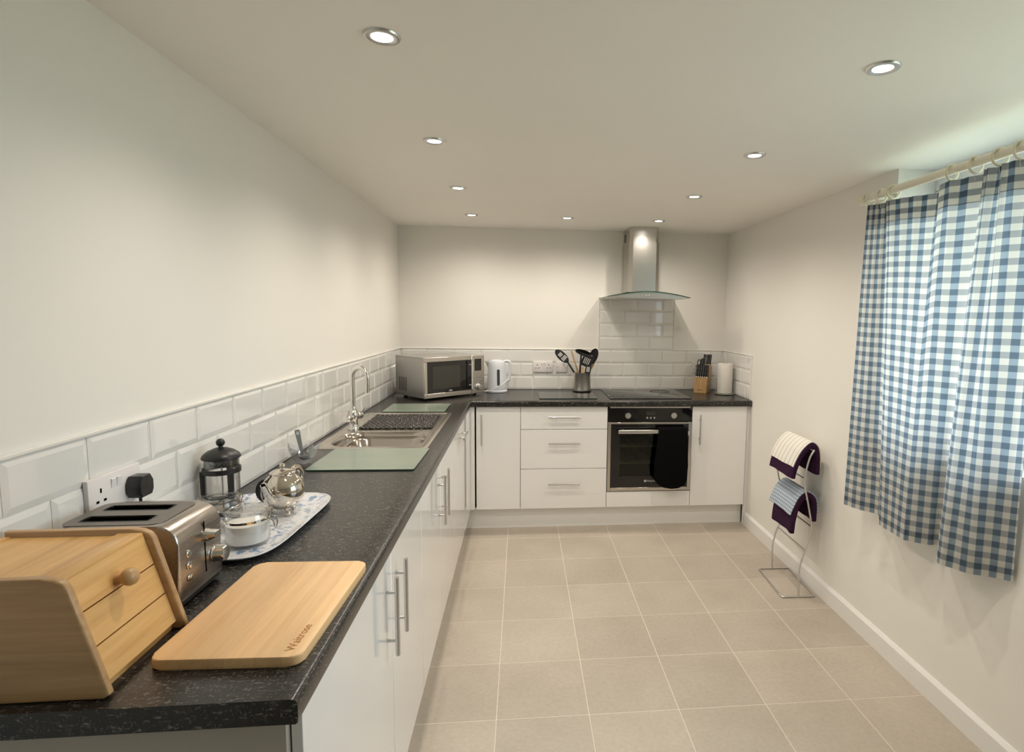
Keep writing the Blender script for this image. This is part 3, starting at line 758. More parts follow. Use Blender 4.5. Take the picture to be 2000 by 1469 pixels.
# ------------------------------------------------------------------ sockets
def socket(label, loc, rot, w, holes, kind='socket', grp='wall sockets'):
    # local: x across the wall, y out of the wall (negative), z up
    t = thing('wall_socket', label, 'socket', loc, rot, grp)
    bm = B(); box(bm, -w/2, w/2, -.011, 0, -.043, .043, .0025, 2); obj('plate', bm, 'socket_plastic', t, True)
    for cx in holes:
        for (dx, dz, a, b_) in ((0, .013, .0024, .0050), (-.011, -.010, .0042, .0026), (.011, -.010, .0042, .0026)):
            boxobj('pin_hole', (cx+dx-a, cx+dx+a, -.0114, -.0100, dz-b_, dz+b_), 'black_gap', t)
    return t
def rocker(t, x):
    bm = B(); prism(bm, [(-.0105, .030), (-.0145, .029), (-.0115, .008), (-.0105, .008)], x-.0065, x+.0065, 'yz'); obj('rocker_switch', bm, 'white_plastic', t)
zS = 1.0895
t = socket('white double wall socket on the back tiles beside the kettle', (1.088, -.006, zS), 0, .152, (-.045, .045)); rocker(t, -.009); rocker(t, .009)
t = socket('small square white switched outlet behind the slotted spoon', (1.233, -.006, zS), 0, .088, ()); rocker(t, .014)
for s in (-1, 1):
    bm = B(); lathe(bm, [(.003, 0), (.003, -.0012), (0, -.0015)], 10, (s*.03, -.011, 0), 'y'); obj('screw', bm, 'satin_nickel', t, True)
t = socket('white wall socket on the back tiles partly behind the knife block', (2.327, -.006, 1.0865), 0, .090, (-.018,)); rocker(t, .02)
t = socket('white double wall socket on the left tiles above the toaster', (.0065, -3.119, 1.088), PI/2, .166, (-.047,)); rocker(t, -.009); rocker(t, .009)
# plug top in the left socket
t = thing('plug', 'black mains plug pushed into the socket above the toaster', 'plug', (.018, -3.068, 1.082), PI/2)
bm = B(); prism(bm, [(-.017, -.024), (.017, -.024), (.024, -.012), (.024, .010), (.014, .026), (-.014, .026), (-.024, .010), (-.024, -.012)], -.034, 0, 'xz', .004, 2); obj('body', bm, 'black_satin', t, True)
bm = B(); tube(bm, smooth_path([(0, -.016, -.022), (0, -.016, -.050), (-.004, -.012, -.090), (-.010, -.008, -.130), (-.02, -.006, -.166)]), .0035, 8); obj('cord', bm, 'black_satin', t, True)

# ------------------------------------------------------------------ microwave
def microwave():
    t = thing('microwave', 'silver microwave oven standing askew in the corner of the worktop', 'microwave', (.285, -.640, ZT), math.radians(42.5))
    w, d, z0, z1 = .500, .360, .016, .288
    boxobj('body', (0.004, w-.004, .018, d, z0, z1-.002), 'silver_paint', t, .003)
    boxobj('top_panel', (0.002, w-.002, .016, d-.002, z1-.002, z1), 'silver_paint', t)
    bm = B(); px = .385
    fr = obj('door', (lambda b_: (box(b_, 0, px, 0, .018, z0, z0+.030, .002, 1), box(b_, 0, px, 0, .018, z1-.030, z1, .002, 1), box(b_, 0, .024, 0, .018, z0+.030, z1-.030, .002, 1), b_)[-1])(B()), 'steel_x', t, True)
    boxobj('door_glass', (.024, px, .002, .014, z0+.030, z1-.030), 'black_glass', fr)
    boxobj('mesh_window', (.066, .290, .0012, .0022, z0+.060, z1-.060), 'mesh_window', fr)
    bm = B(); tube(bm, [(.368, -.030, z0+.038), (.368, -.030, z1-.036)], .0055, 10); tube(bm, [(.368, -.030, z0+.066), (.368, .003, z0+.066)], .004, 8); tube(bm, [(.368, -.030, z1-.062), (.368, .003, z1-.062)], .004, 8)
    obj('handle', bm, 'white_metal', fr, True)
    boxobj('badge', (.196, .222, .0008, .0022, z0+.036, z0+.046), 'badge_silver', fr, .0)
    cp = boxobj('control_panel', (px+.002, w, 0, .018, z0, z1), 'steel_z', t, .002, 1)
    boxobj('display', (.412, .472, -.0008, .0002, z1-.110, z1-.025), 'black_glass', cp)
    for r in range(4):
        for c in range(3): boxobj('button', (.413+c*.021, .429+c*.021, -.0014, .0002, .138-r*.0165, .1455-r*.0165), 'silver_paint', cp)
    bm = B(); lathe(bm, [(.024, 0), (.023, -.004), (.019, -.006), (.018, -.022), (.0155, -.025), (0, -.0255)], 24, (.445, 0, .062), 'y'); obj('knob', bm, 'satin_nickel', cp, True)
    bm = B()
    for c in range(4):
        for r in range(11): box(bm, .0034, .0046, .220+c*.026, .238+c*.026, .052+r*.0085, .0560+r*.0085)
    o = obj('side_vents', bm, 'black_gap', t); o['kind'] = 'stuff'
    for x in (.05, w-.05):
        for y in (.05, d-.05):
            bm = B(); lathe(bm, [(.012, 0), (.014, .017)], 14, (x, y, 0)); obj('foot', bm, 'black_plastic', t, True)
microwave()

# ------------------------------------------------------------------ kettle
def kettle():
    t = thing('kettle', 'white plastic jug kettle with a grey water gauge beside the microwave', 'kettle', (.737, -.150, ZT), math.radians(0))
    bm = B(); lathe(bm, [(.074, 0), (.078, .004), (.078, .014), (.072, .019), (0, .019)], 32); bs = obj('power_base', bm, 'kettle_plastic', t, True)
    bm = B(); lathe(bm, [(.070, .0195), (.074, .024), (.074, .05), (.070, .12), (.064, .19), (.061, .222), (.0585, .228), (.0, .228)], 36); bd = obj('body', bm, 'kettle_plastic', t, True)
    bm = B()   # spout lip
    ring_loft(bm, [[(-.050, -.030, .175), (-.050, .030, .175), (-.060, 0, .165)], [(-.054, -.026, .226), (-.054, .026, .226), (-.088, 0, .228)]]); obj('spout', bm, 'kettle_plastic', t, True, 20)
    bm = B(); lathe(bm, [(.052, .228), (.050, .236), (.030, .242), (0, .243)], 28); obj('lid', bm, 'kettle_plastic', t, True)
    bm = B(); tube(bm, smooth_path([(.050, 0, .228), (.078, 0, .234), (.098, 0, .220), (.101, 0, .180), (.096, 0, .130), (.088, 0, .095), (.072, 0, .078)]), .0125, 12, flat=.8); obj('handle', bm, 'kettle_plastic', t, True)
    bm = B(); prism(bm, rrect(-.010, .010, .050, .172, .0098), -.0755, -.060, 'xz'); g = obj('water_gauge', bm, 'gauge_dark', t, True); g.rotation_euler = (math.radians(-3.0), 0, math.radians(12)); g.location = (0, -.001, 0)
    bm = B(); tube(bm, smooth_path([(-.070, -.04, .012), (-.100, -.030, .010), (-.112, .0, .006), (-.105, -.035, .004), (-.070, -.072, .014), (-.02, -.086, .030), (.035, -.086, .062), (.085, -.060, .098), (.100, -.035, .088)], 8), .003, 8); obj('cord', bm, 'white_plastic', t, True)
kettle()

# ------------------------------------------------------------------ utensil pot and utensils
UX, UY, UZ = 1.381, -.150, ZT
t = thing('utensil_pot', 'brushed steel utensil pot with a black base beside the hob', 'utensil pot', (UX, UY, UZ))
bm = B(); lathe(bm, [(.070, 0), (.072, .003), (.072, .012), (.068, .016), (0, .016)], 36); obj('base', bm, 'black_plastic', t, True)
bm = B(); lathe(bm, [(.066, .016), (.066, .148), (.0675, .150), (.0645, .150), (.0635, .146), (.0635, .020), (0, .020)], 40, cap=False); obj('cup', bm, 'pot_steel', t, True)
def px2(x, y, z): return (x-UX, y-UY, z-UZ)
def utensil(name, label, cat='utensil'):
    return thing(name, label, cat, (UX, UY, UZ+.0205), 0, 'kitchen utensils in the steel pot')
ZU = -.0205
def stick(t, a, b_, r, mat, nm='handle', flat=1.0):
    bm = B(); n = 6; A, Bv = Vector(a), Vector(b_)
    tube(bm, [A+(Bv-A)*k/n for k in range(n+1)], r, 10, flat=flat); return obj(nm, bm, mat, t, True)
def paddle(t, base, tip, width, thick, mat, slots=0, nm='head', shape='oval', face=Vector((0, -1, 0)), dish=0.0):
    Bv, T = Vector(base), Vector(tip); ax = (T-Bv); L = ax.length; ax.normalize(); side = ax.cross(face).normalized(); nrm = side.cross(ax)
    bm = B()
    if shape == 'oval': out = [((width/2)*math.sin(2*PI*k/24), L/2-(L/2)*math.cos(2*PI*k/24)) for k in range(24)]
    else: out = rrect(-width/2, width/2, 0, L, .008, 3)
    if dish:
        rings = []
        for s, dpt in ((1, 0), (.97, -thick), (.85, -.3*dish-thick), (.5, -dish-thick*.8), (.15, -dish*1.2-thick*.6)):
            rings.append([Bv+side*(u*s)+ax*(L/2+(v-L/2)*s)+nrm*dpt for u, v in out])
        ring_loft(bm, rings)
        R = [[bm.verts.new(Bv+side*(u*s)+ax*(L/2+(v-L/2)*s)+nrm*d_) for u, v in out] for s, d_ in ((1, 0), (.85, -.3*dish), (.5, -dish), (.15, -dish*1.2))]
        for a, b_ in zip(R, R[1:]):
            for k in range(len(out)): bm.faces.new((a[k], a[(k+1) % len(out)], b_[(k+1) % len(out)], b_[k]))
        bm.faces.new(R[-1])
    else:
        A = [bm.verts.new(Bv+side*u+ax*v) for u, v in out]; C = [bm.verts.new(Bv+side*u+ax*v+nrm*-thick) for u, v in out]
        bm.faces.new(A); bm.faces.new(C[::-1])
        for k in range(len(out)): bm.faces.new((A[k], A[(k+1) % len(out)], C[(k+1) % len(out)], C[k]))
    h = obj(nm, bm, mat, t, True)
    return h, Bv, side, ax, nrm, L
def slot_marks(h, Bv, side, ax, nrm, rects, off, mat):
    for u0, u1, v0, v1, sk in rects:
        bm = B(); q = [(u0, v0), (u1, v0+sk), (u1, v1+sk), (u0, v1)]
        f = [bm.verts.new(Bv+side*u+ax*v+nrm*off) for u, v in q]; g = [bm.verts.new(Bv+side*u+ax*v-nrm*.0045) for u, v in q]
        bm.faces.new(f); bm.faces.new(g[::-1])
        for k in range(4): bm.faces.new((f[k], f[(k+1) % 4], g[(k+1) % 4], g[k]))
        obj('slot', bm, mat, h)
zb = ZU+.022
t = utensil('slotted_spoon', 'black slotted serving spoon leaning left out of the steel pot')
stick(t, (.020, 0, zb), (-.118, -.006, .216), [.0085, .0085, .008, .0075, .007, .0065, .006], 'black_plastic')
h, Bv, sd, ax, nr, L = paddle(t, (-.108, -.008, .206), (-.205, -.010, .298), .064, .004, 'black_plastic', face=Vector((.1, -1, .1)))
slot_marks(h, Bv, sd, ax, nr, [(-.018+.011*k, -.012+.011*k, .030, .060, 0) for k in range(4)]+[(-.014+.011*k, -.008+.011*k, .070, .098, 0) for k in range(3)], .0006, 'tile_ceramic')
t = utensil('wooden_spoon', 'thin wooden spoon handle showing between the black utensils')
stick(t, (.010, .020, zb), (-.083, .022, .292), .0062, 'spoon_wood')
t = utensil('ladle', 'black plastic ladle hooked sideways at the top of the steel pot')
stick(t, (-.030, -.030, zb), (-.012, -.034, .275), [.010, .011, .012, .012, .012, .012, .011], 'black_plastic', flat=.6)
h, *_ = paddle(t, (-.060, -.040, .300), (.075, -.030, .258), .046, .005, 'black_satin', face=Vector((.0, -1, .35)), dish=.022)
t = utensil('slotted_turner', 'black slotted turner with a square head in the steel pot')
stick(t, (.005, -.010, zb), (.024, -.044, .170), [.008]*7, 'black_plastic', flat=.6)
h, Bv, sd, ax, nr, L = paddle(t, (.014, -.050, .178), (.050, -.046, .262), .085, .003, 'black_plastic', shape='rect', face=Vector((0, -1, .1)))
slot_marks(h, Bv, sd, ax, nr, [(-.026+.013*k, -.020+.013*k, .020+.012*r, .028+.012*r, .004) for k in range(4) for r in range(4)], .0006, 'tile_ceramic')
t = utensil('fish_slice', 'black slotted slice with wide bars low in the steel pot')
stick(t, (.030, -.020, zb), (.048, -.048, .130), [.007]*7, 'black_plastic', flat=.6)
h, Bv, sd, ax, nr, L = paddle(t, (.036, -.053, .128), (.044, -.053, .186), .042, .003, 'black_plastic', shape='rect', face=Vector((0, -1, 0)))
slot_marks(h, Bv, sd, ax, nr, [(-.013+.009*k, -.008+.009*k, .010, .048, 0) for k in range(3)], .0006, 'tile_ceramic')
t = utensil('serving_spoon', 'black solid serving spoon leaning right out of the steel pot')
stick(t, (-.015, .010, zb), (.070, -.006, .215), [.008]*7, 'black_plastic')
paddle(t, (.063, -.008, .196), (.104, -.012, .312), .066, .004, 'black_satin', face=Vector((-.15, -1, .1)), dish=.012)
t = utensil('wooden_spatula', 'flat wooden spatula low on the right of the steel pot')
stick(t, (-.02, .02, zb), (.062, .016, .150), [.006]*7, 'spoon_wood'); paddle(t, (.052, .010, .135), (.096, .006, .222), .026, .004, 'spoon_wood', face=Vector((0, -1, 0)))
t = utensil('wooden_fork', 'pale wooden spoon bowl low between the black handles')
stick(t, (0, -.020, zb), (.000, -.046, .130), [.006]*7, 'spoon_wood'); paddle(t, (-.004, -.050, .120), (.000, -.052, .178), .024, .004, 'spoon_wood')

# ------------------------------------------------------------------ knife block
KR = math.radians(-32)
def knife_block():
    t = thing('knife_block', 'pale wooden knife block near the right wall', 'knife block', (2.322, -.155, ZT), KR)
    bm = B(); prism(bm, [(-.062, 0), (.050, 0), (.105, .0) if False else (.050, .0), (.118, .205), (.052, .222), (.030, .214), (.012, .130), (-.050, .112)][:2]+[(.105, .190), (.045, .215), (.010, .125), (-.055, .112)], -.049, .049, 'yz', .002, 1)
    bl = obj('block', bm, 'block_wood', t, True, 30)
    boxobj('brand_strip', (-.022, .016, -.0626, -.0615, .020, .0235), 'screen_grey', bl) if False else None
    bm = B(); box(bm, -.022, .018, -.0612, -.0600, .020, .0235); obj('brand_strip', bm, 'screen_grey', bl)
    lean = Vector((0, .27, .963))
    def knife(x, y, z, L, r, label, scis=False):
        k = thing('kitchen_scissors' if scis else 'knife', label, 'scissors' if scis else 'knife', (2.322+x*math.cos(KR)-y*math.sin(KR), -.155+x*math.sin(KR)+y*math.cos(KR), ZT+z), KR, None if scis else 'knives in the wooden block')
        if scis:
            bm = B(); n = 14
            for s in (-1, 1): tube(bm, [Vector((s*.011+.0115*math.cos(2*PI*q/n), 0, 0))+lean*(.055+.026*math.sin(2*PI*q/n)) for q in range(n)], .0038, 6, True)
            obj('finger_loops', bm, 'black_satin', k, True); bm = B(); tube(bm, [lean*-.03, lean*.03], .006, 8); obj('shank', bm, 'satin_nickel', k, True); return
        bm = B(); tube(bm, [lean*0, lean*L*.1, lean*L*.45, lean*L*.9, lean*L], [r*.8, r, r*.92, r*1.08, r*.8], 10, flat=1.25); h = obj('handle', bm, 'black_satin', k, True)
        bm = B(); tube(bm, [lean*-.004, lean*.003], r*.95, 10); obj('bolster', bm, 'satin_nickel', k, True)
        bm = B(); tube(bm, [lean*-.045, lean*-.004], r*.7, 6, flat=.25); obj('blade', bm, 'satin_nickel', k, True)
        bm = B()
        for f in (.3, .7): sphere(bm, lean*(L*f)+Vector((0, -r*1.02, 0)), .0016, 8, 4)
        obj('rivets', bm, 'satin_nickel', h, True)
    names = ['first', 'second', 'third', 'fourth', 'fifth', 'sixth']
    for i in range(6): knife(-.042+i*.0168, -.020-.003*(i % 2), .119, .096, .0070, 'short black-handled knife in the front row of the block, %s from the left' % names[i])
    knife(-.002, .045, .196, .098, .0082, 'tall black-handled knife in the back row of the block, leftmost')
    knife(.021, .047, .196, .098, .0082, 'tall black-handled knife in the back row of the block, middle')
    knife(.041, .049, .196, .098, .0082, 'tall black-handled knife in the back row of the block, rightmost')
    knife(-.016, .030, .180, .082, .0082, 'black-handled knife between the scissors and the tall knives of the block')
    knife(-.030, .030, .170, .07, .008, 'black-handled kitchen scissors at the left of the knife block', True)
knife_block()
# ------------------------------------------------------------------ paper roll
t = thing('paper_towel', 'white kitchen paper roll standing next to the knife block', 'paper roll', (2.456, -.285, ZT+.0125))
bm = B(); lathe(bm, [(.018, .0), (.0555, .0), (.0565, .003), (.0565, .219), (.055, .222), (.018, .222), (.018, 0)], 36, cap=False); obj('roll', bm, 'paper_white', t, True)
t = thing('paper_towel_holder', 'chrome wire stand holding the kitchen paper roll', 'paper holder', (2.456, -.285, ZT))
bm = B(); tube(bm, [(.068*math.cos(2*PI*k/32), .068*math.sin(2*PI*k/32), .0075) for k in range(32)], .0035, 8, True); tube(bm, [(-.068, 0, .0075), (.068, 0, .0075)], .003, 8); tube(bm, [(0, -.068, .0075), (0, .068, .0075)], .003, 8); obj('base_ring', bm, 'chrome', t, True)
bm = B(); tube(bm, smooth_path([(-.0105, 0, .008), (-.0105, 0, .120), (-.0105, 0, .252), (-.009, 0, .268), (0, 0, .276), (.009, 0, .268), (.0105, 0, .252), (.0105, 0, .120), (.0105, 0, .008)], 4), .0024, 8); obj('post', bm, 'chrome', t, True)
for s in (-1, 1):
    bm = B(); tube(bm, [(s*.0705, 0, .0075), (s*.0705, 0, .092)], .0025, 8); sphere(bm, (s*.0705, 0, .096), .0058, 12, 6); obj('side_arm', bm, 'chrome', t, True)
for k in range(3):
    bm = B(); a = 2*PI*k/3-PI/2; sphere(bm, (.06*math.cos(a), .06*math.sin(a), .0045), .0045, 10, 6); obj('foot', bm, 'chrome', t, True)

# ------------------------------------------------------------------ bread bin
def bread_bin():
    t = thing('bread_bin', 'wooden drop-front bread bin with a round knob at the near end of the worktop', 'bread bin', (0, 0, ZT))
    y0, y1 = -3.600, -3.388; th = .015; hh = .188
    def side(out_off=0): return [(.018, 0), (.299, 0), (.307, .006), (.262, .172), (.256, .182), (.244, hh), (.225, hh+.002), (.018, hh+.002)]
    for a, b_ in ((y0, y0+th), (y1-th, y1)):
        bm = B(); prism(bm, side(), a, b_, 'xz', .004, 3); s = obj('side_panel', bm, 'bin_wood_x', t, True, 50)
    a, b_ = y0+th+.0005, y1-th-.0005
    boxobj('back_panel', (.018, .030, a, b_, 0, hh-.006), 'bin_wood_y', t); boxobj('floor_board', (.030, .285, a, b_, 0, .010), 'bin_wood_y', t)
    boxobj('top_board', (.030, .205, a, b_, hh-.018, hh-.008), 'bin_wood_y', t)
    # slanted front made of three boards
    P0, P1 = Vector((.283, 0, .012)), Vector((.236, 0, .178)); ax = (P1-P0); L = ax.length; ax.normalize(); nr = Vector((ax.z, 0, -ax.x))
    n = 3
    boards = []
    for k in range(n):
        v0, v1 = L*k/n+.0012, L*(k+1)/n-.0012
        bm = B()
        out = [P0+ax*v0, P0+ax*v1, P0+ax*v1+nr*.011, P0+ax*v0+nr*.011]
        prism(bm, [(p.x, p.z) for p in out], a, b_, 'xz', .0008, 1); boards.append(obj('front_board', bm, 'bin_wood_y', t))
    bm = B(); out = [P0+ax*.004, P0+ax*(L-.004), P0+ax*(L-.004)+nr*.004, P0+ax*.004+nr*.004]; prism(bm, [(p.x-.0045, p.z) for p in out], a, b_, 'xz'); obj('front_backing', bm, 'bin_rail', t)
    boxobj('top_lip', (.205, .2475, a, b_, hh-.012, hh-.003), 'bin_wood_y', t, .003)
    # knob
    c = P0+ax*(L*.74)+nr*.011; c.y = (y0+y1)/2
    bm = B(); pr = [(.0085, 0), (.0075, .006), (.0085, .010), (.0125, .014), (.0150, .020), (.0140, .026), (.0095, .031), (0, .033)]
    lathe(bm, pr, 20); kb = obj('knob', bm, 'bin_rail', t, True); kb.location = c; kb.rotation_euler = nr.to_track_quat('Z', 'Y').to_euler()
bread_bin()

# ------------------------------------------------------------------ toaster
def toaster():
    t = thing('toaster', 'brushed steel two-slot toaster behind the bread bin', 'toaster', (0, 0, ZT))
    x0, x1, y0, y1, h = .020, .268, -3.342, -3.185, .172
    R = .040
    # body of revolution-free loft: outline rounded in plan at the wall end, rounded shoulders along x
    def prof(xi, inset):
        return [(xi, y0+inset, .020)]
    bm = B()
    sh = arc(0, 0, 1, PI, PI/2, 6)
    out = [(x0+.03, .018), (x0+.006, .03), (x0, .06), (x0, h-.075), (x0+.004, h-.035), (x0+.016, h-.012), (x0+.035, h-.002), (x0+.055, h)]
    out += [(x1-R, h)]+[(x1-R+R*math.sin(q*PI/12), h-R+R*math.cos(q*PI/12)) for q in range(1, 6)]+[(x1, h-R), (x1, .018)]
    prism(bm, out, y0, y1, 'xz', .006, 3); bd = obj('body', bm, 'toaster_steel', t, True, 35)
    bm = B(); box(bm, x0+.012, x1-.004, y0+.006, y1-.006, .004, .018, .003, 1); obj('black_base', bm, 'black_plastic', t, True)
    bm = B(); prism(bm, rrect(x0+.030, x1-R+.004, y0+.010, y1-.010, .02, 4), h-.0005, h+.0012, 'xy'); tp = obj('top_plate', bm, 'toaster_top', t)
    for yy in (-3.296, -3.231):
        bm = B(); fx0, fx1, w = .074, .198, .0150
        f = rrect(fx0, fx1, yy-w, yy+w, .004, 2)
        for tgt in (bd, tp):
            bm = B(); prism(bm, f, h-.045, h+.01, 'xy'); cut(tgt, bm)
        bm = B(); k = .0006; q = [(x+(k if x < .13 else -k), y+(k if y < yy else -k)) for x, y in f]
        ring_loft(bm, [[(x, y, h-.001) for x, y in q], [(x, y, h-.0445) for x, y in q]]); obj('slot', bm, 'black_gap', tp)
        bm = B(); n = len(f); g = rrect(fx0-.003, fx1+.003, yy-w-.003, yy+w+.003, .006, 2)
        A = [bm.verts.new((x, y, h+.0022)) for x, y in f]; C = [bm.verts.new((x, y, h+.0013)) for x, y in g]
        for k in range(n): bm.faces.new((A[k], A[(k+1) % n], C[(k+1) % n], C[k]))
        obj('slot_rim', bm, 'black_satin', tp, True)
    xf = x1
    boxobj('lever_slot', (xf-.0005, xf+.0006, -3.2525, -3.2490, .040, .148), 'black_gap', t)
    bm = B(); ring_loft(bm, [[(xf-.001, -3.2515+u, .119+v) for u, v in rrect(-.014, .016, -.012, .012, .008, 3)], [(xf+.012, -3.2515+u, .119+v) for u, v in rrect(-.013, .016, -.010, .010, .007, 3)],
                             [(xf+.026, -3.2515+u, .121+v) for u, v in rrect(-.010, .014, -.006, .006, .004, 3)]]); obj('lever', bm, 'chrome', t, True, 50)
    bm = B(); lathe(bm, [(.018, 0), (.019, .003), (.0175, .006), (.0172, .020), (.015, .023), (0, .0235)], 28, (xf, -3.214, .064), 'x'); obj('dial', bm, 'chrome', t, True)
    for z in (.105, .081, .056):
        bm = B(); lathe(bm, [(.0080, 0), (.0080, .002), (.0060, .0024), (.0055, .0045), (0, .005)], 20, (xf, -3.311, z), 'x'); obj('button', bm, 'chrome', t, True)
toaster()

# ------------------------------------------------------------------ chopping board
t = thing('chopping_board', 'rounded rectangular beech chopping board at the near corner of the worktop', 'chopping board', (.4455, -3.3505, ZT), math.radians(-2.0))
bm = B(); prism(bm, rrect(-.121, .121, -.185, .185, .020, 6), 0.0003, .018, 'xy', .003, 3); obj('board', bm, 'beech_board', t, True, 50)
me = text_mesh('Waitrose', .0215, .0003); o = obj('lettering', me, 'burnt_letter', t); o.location = (.103, -.168, .0181); o.rotation_euler = (0, 0, PI/2)

# ------------------------------------------------------------------ tray and what stands on it
TRX, TRY = .185, -2.885
def tray():
    t = thing('tray', 'white melamine tray with a blue floral print on the left worktop', 'tray', (TRX, TRY, ZT), math.radians(-2))
    def outline(s):
        o = []
        a, b_ = .158+s, .248+s; n = 64
        for k in range(n):
            q = 2*PI*k/n; c, sn = math.cos(q), math.sin(q); e = .40
            o.append((a*math.copysign(abs(c)**e, c), b_*math.copysign(abs(sn)**e, sn)))
        return o
    bm = B()
    ring_loft(bm, [[(x, y, .0065) for x, y in outline(-.16)] if False else [(x*.02, y*.02, .0045) for x, y in outline(0)], [(x, y, .0045) for x, y in outline(-.030)], [(x, y, .006) for x, y in outline(-.020)], [(x, y, .0145) for x, y in outline(-.003)],
                   [(x, y, .0165) for x, y in outline(0)]], False)
    obj('printed_face', bm, 'toile', t, True, 60)
    bm = B(); ring_loft(bm, [[(x, y, .0165) for x, y in outline(0)], [(x, y, .0150) for x, y in outline(.0012)], [(x, y, .0120) for x, y in outline(-.001)], [(x, y, .0015) for x, y in outline(-.022)], [(x, y, 0.0003) for x, y in outline(-.030)]]); obj('underside', bm, 'white_plastic', t, True, 60)
tray()
ZY = ZT+.0050
def press():
    t = thing('cafetiere', 'glass cafetiere with a black lid and frame at the back of the tray', 'cafetiere', (.070, -2.775, ZY), math.radians(-78))
    bm = B(); lathe(bm, [(0, .004), (.040, .004), (.044, .008), (.0445, .150), (.046, .158), (.0445, .158), (.0430, .150), (.0425, .009), (0, .0065)], 36, cap=False); obj('glass_beaker', bm, 'clear_glass', t, True)
    bm = B(); ring_loft(bm, [[(.0455, -.018, .158), (.0455, .018, .158), (.044, 0, .135)], [(.047, -.012, .159), (.047, .012, .159), (.062, 0, .157)]], False); obj('pouring_lip', bm, 'clear_glass', t, True)
    bm = B(); lathe(bm, [(.0455, .118), (.0485, .118), (.0485, .132), (.0455, .132), (.0455, .118)], 36, cap=False)
    for a in (math.radians(-84), math.radians(40), math.radians(170)):
        c, s = math.cos(a), math.sin(a)
        tube(bm, [(.047*c, .047*s, .122), (.0472*c, .0472*s, .06), (.047*c, .047*s, .001)], [.0085, .0075, .0075], 8)
    lathe(bm, [(.049, 0), (.049, .005), (.030, .005)], 32, cap=False)
    obj('frame', bm, 'black_satin', t, True)
    bm = B(); lathe(bm, [(.049, .160), (.0495, .163), (.046, .170), (.034, .180), (.018, .187), (.006, .190), (.005, .194)], 36, cap=True); lathe(bm, [(.042, .142), (.042, .160)], 30); obj('lid', bm, 'black_plastic', t, True)
    bm = B(); sphere(bm, (0, 0, .2035), .0115, 18, 10); obj('knob', bm, 'black_plastic', t, True)
    bm = B(); lathe(bm, [(.0022, .012), (.0022, .16)], 10); lathe(bm, [(.041, .010), (.041, .014), (0, .016)], 28); obj('plunger', bm, 'satin_nickel', t, True)
    bm = B(); tube(bm, smooth_path([(-.047, 0, .126), (-.070, 0, .130), (-.084, 0, .118), (-.088, 0, .08), (-.084, 0, .04), (-.072, 0, .022), (-.048, 0, .022)]) , .0075, 10, flat=.7); obj('handle', bm, 'black_satin', t, True)
press()
def teapot():
    t = thing('teapot', 'round polished steel teapot with a ball knob on the tray', 'teapot', (.243, -2.795, ZY), math.radians(-104))
    R = .057; cz = .068
    bm = B(); lathe(bm, [(.018, .0125)]+[(R*math.sin(a), cz-R*math.cos(a)*.97) for a in [PI*k/20 for k in range(2, 17)]]+[(.032, .1165), (.0315, .1185)], 40); obj('body', bm, 'mirror_steel', t, True)
    bm = B(); lathe(bm, [(.0335, .118), (.034, .1200), (.028, .1245), (.014, .128), (.004, .129), (.0035, .132)], 36); l = obj('lid', bm, 'mirror_steel', t, True)
    bm = B(); sphere(bm, (0, 0, .1385), .0085, 16, 8); obj('lid_knob', bm, 'mirror_steel', l, True)
    bm = B(); tube(bm, smooth_path([(.046, 0, .055), (.060, 0, .072), (.072, 0, .092), (.081, 0, .107)]), [.017, .0165, .0155, .0148, .0140, .013, .012, .0115, .011, .0105, .0100, .0096, .0093, .009, .0088, .0086, .0085, .0083, .0082][:19], 16); obj('spout', bm, 'mirror_steel', t, True)
    bm = B(); sphere(bm, (.0815, 0, .1075), .0068, 10, 5, .35); obj('spout_mouth', bm, 'black_gap', t, True)
    bm = B(); tube(bm, smooth_path([(-.038, 0, .110), (-.058, 0, .118), (-.078, 0, .108), (-.086, 0, .082), (-.078, 0, .052), (-.058, 0, .036), (-.046, 0, .036)]), .0062, 10, flat=1.5); obj('handle', bm, 'mirror_steel', t, True)
    for k in range(3):
        a = 2*PI*k/3+.9; bm = B(); sphere(bm, (.034*math.cos(a), .034*math.sin(a), .0085), .0085, 14, 8); obj('ball_foot', bm, 'mirror_steel', t, True)
teapot()
def jar(label, loc, rz, fill):
    t = thing('storage_jar', label, 'jar', loc, rz, 'clip-top glass jars on the tray')
    bm = B(); lathe(bm, [(0, .002), (.043, .0015), (.048, .006), (.050, .016), (.050, .066), (.047, .074), (.0455, .080), (.0435, .080), (.0450, .073), (.0475, .065), (.0475, .017), (.0455, .008), (.0, .006)], 40, cap=False); obj('glass_body', bm, 'clear_glass', t, True)
    if fill:
        bm = B(); lathe(bm, [(0, .0068), (.0445, .0085), (.0470, .0175), (.0470, .054), (.030, .057), (0, .055)], 36, cap=False); obj('sugar', bm, 'sugar_white', t, True)
    bm = B(); lathe(bm, [(.044, .0815), (.050, .082), (.0505, .087), (.049, .090), (.036, .0915), (.034, .089), (0, .089)], 40, cap=False); lathe(bm, [(.0435, .0815), (.0435, .079), (0, .079)], 36, cap=False); lathe(bm, [(.020, .0895), (.028, .0905), (.036, .0895)], 36, cap=False); obj('glass_lid', bm, 'clear_glass', t, True)
    bm = B(); lathe(bm, [(.0508, .062), (.0515, .0625), (.0515, .0675), (.0508, .068)], 40, cap=False); bd = obj('clip_band', bm, 'mirror_steel', t, True)
    bm = B(); tube(bm, smooth_path([(.051, -.012, .065), (.062, -.012, .060), (.066, -.010, .045), (.064, 0, .034), (.066, .010, .045), (.062, .012, .060), (.051, .012, .065)]), .0016, 6); tube(bm, [(.052, -.010, .066), (.056, -.010, .084), (.048, -.006, .0905)], .0016, 6); tube(bm, [(.052, .010, .066), (.056, .010, .084), (.048, .006, .0905)], .0016, 6); obj('wire_clip', bm, 'mirror_steel', t, True)
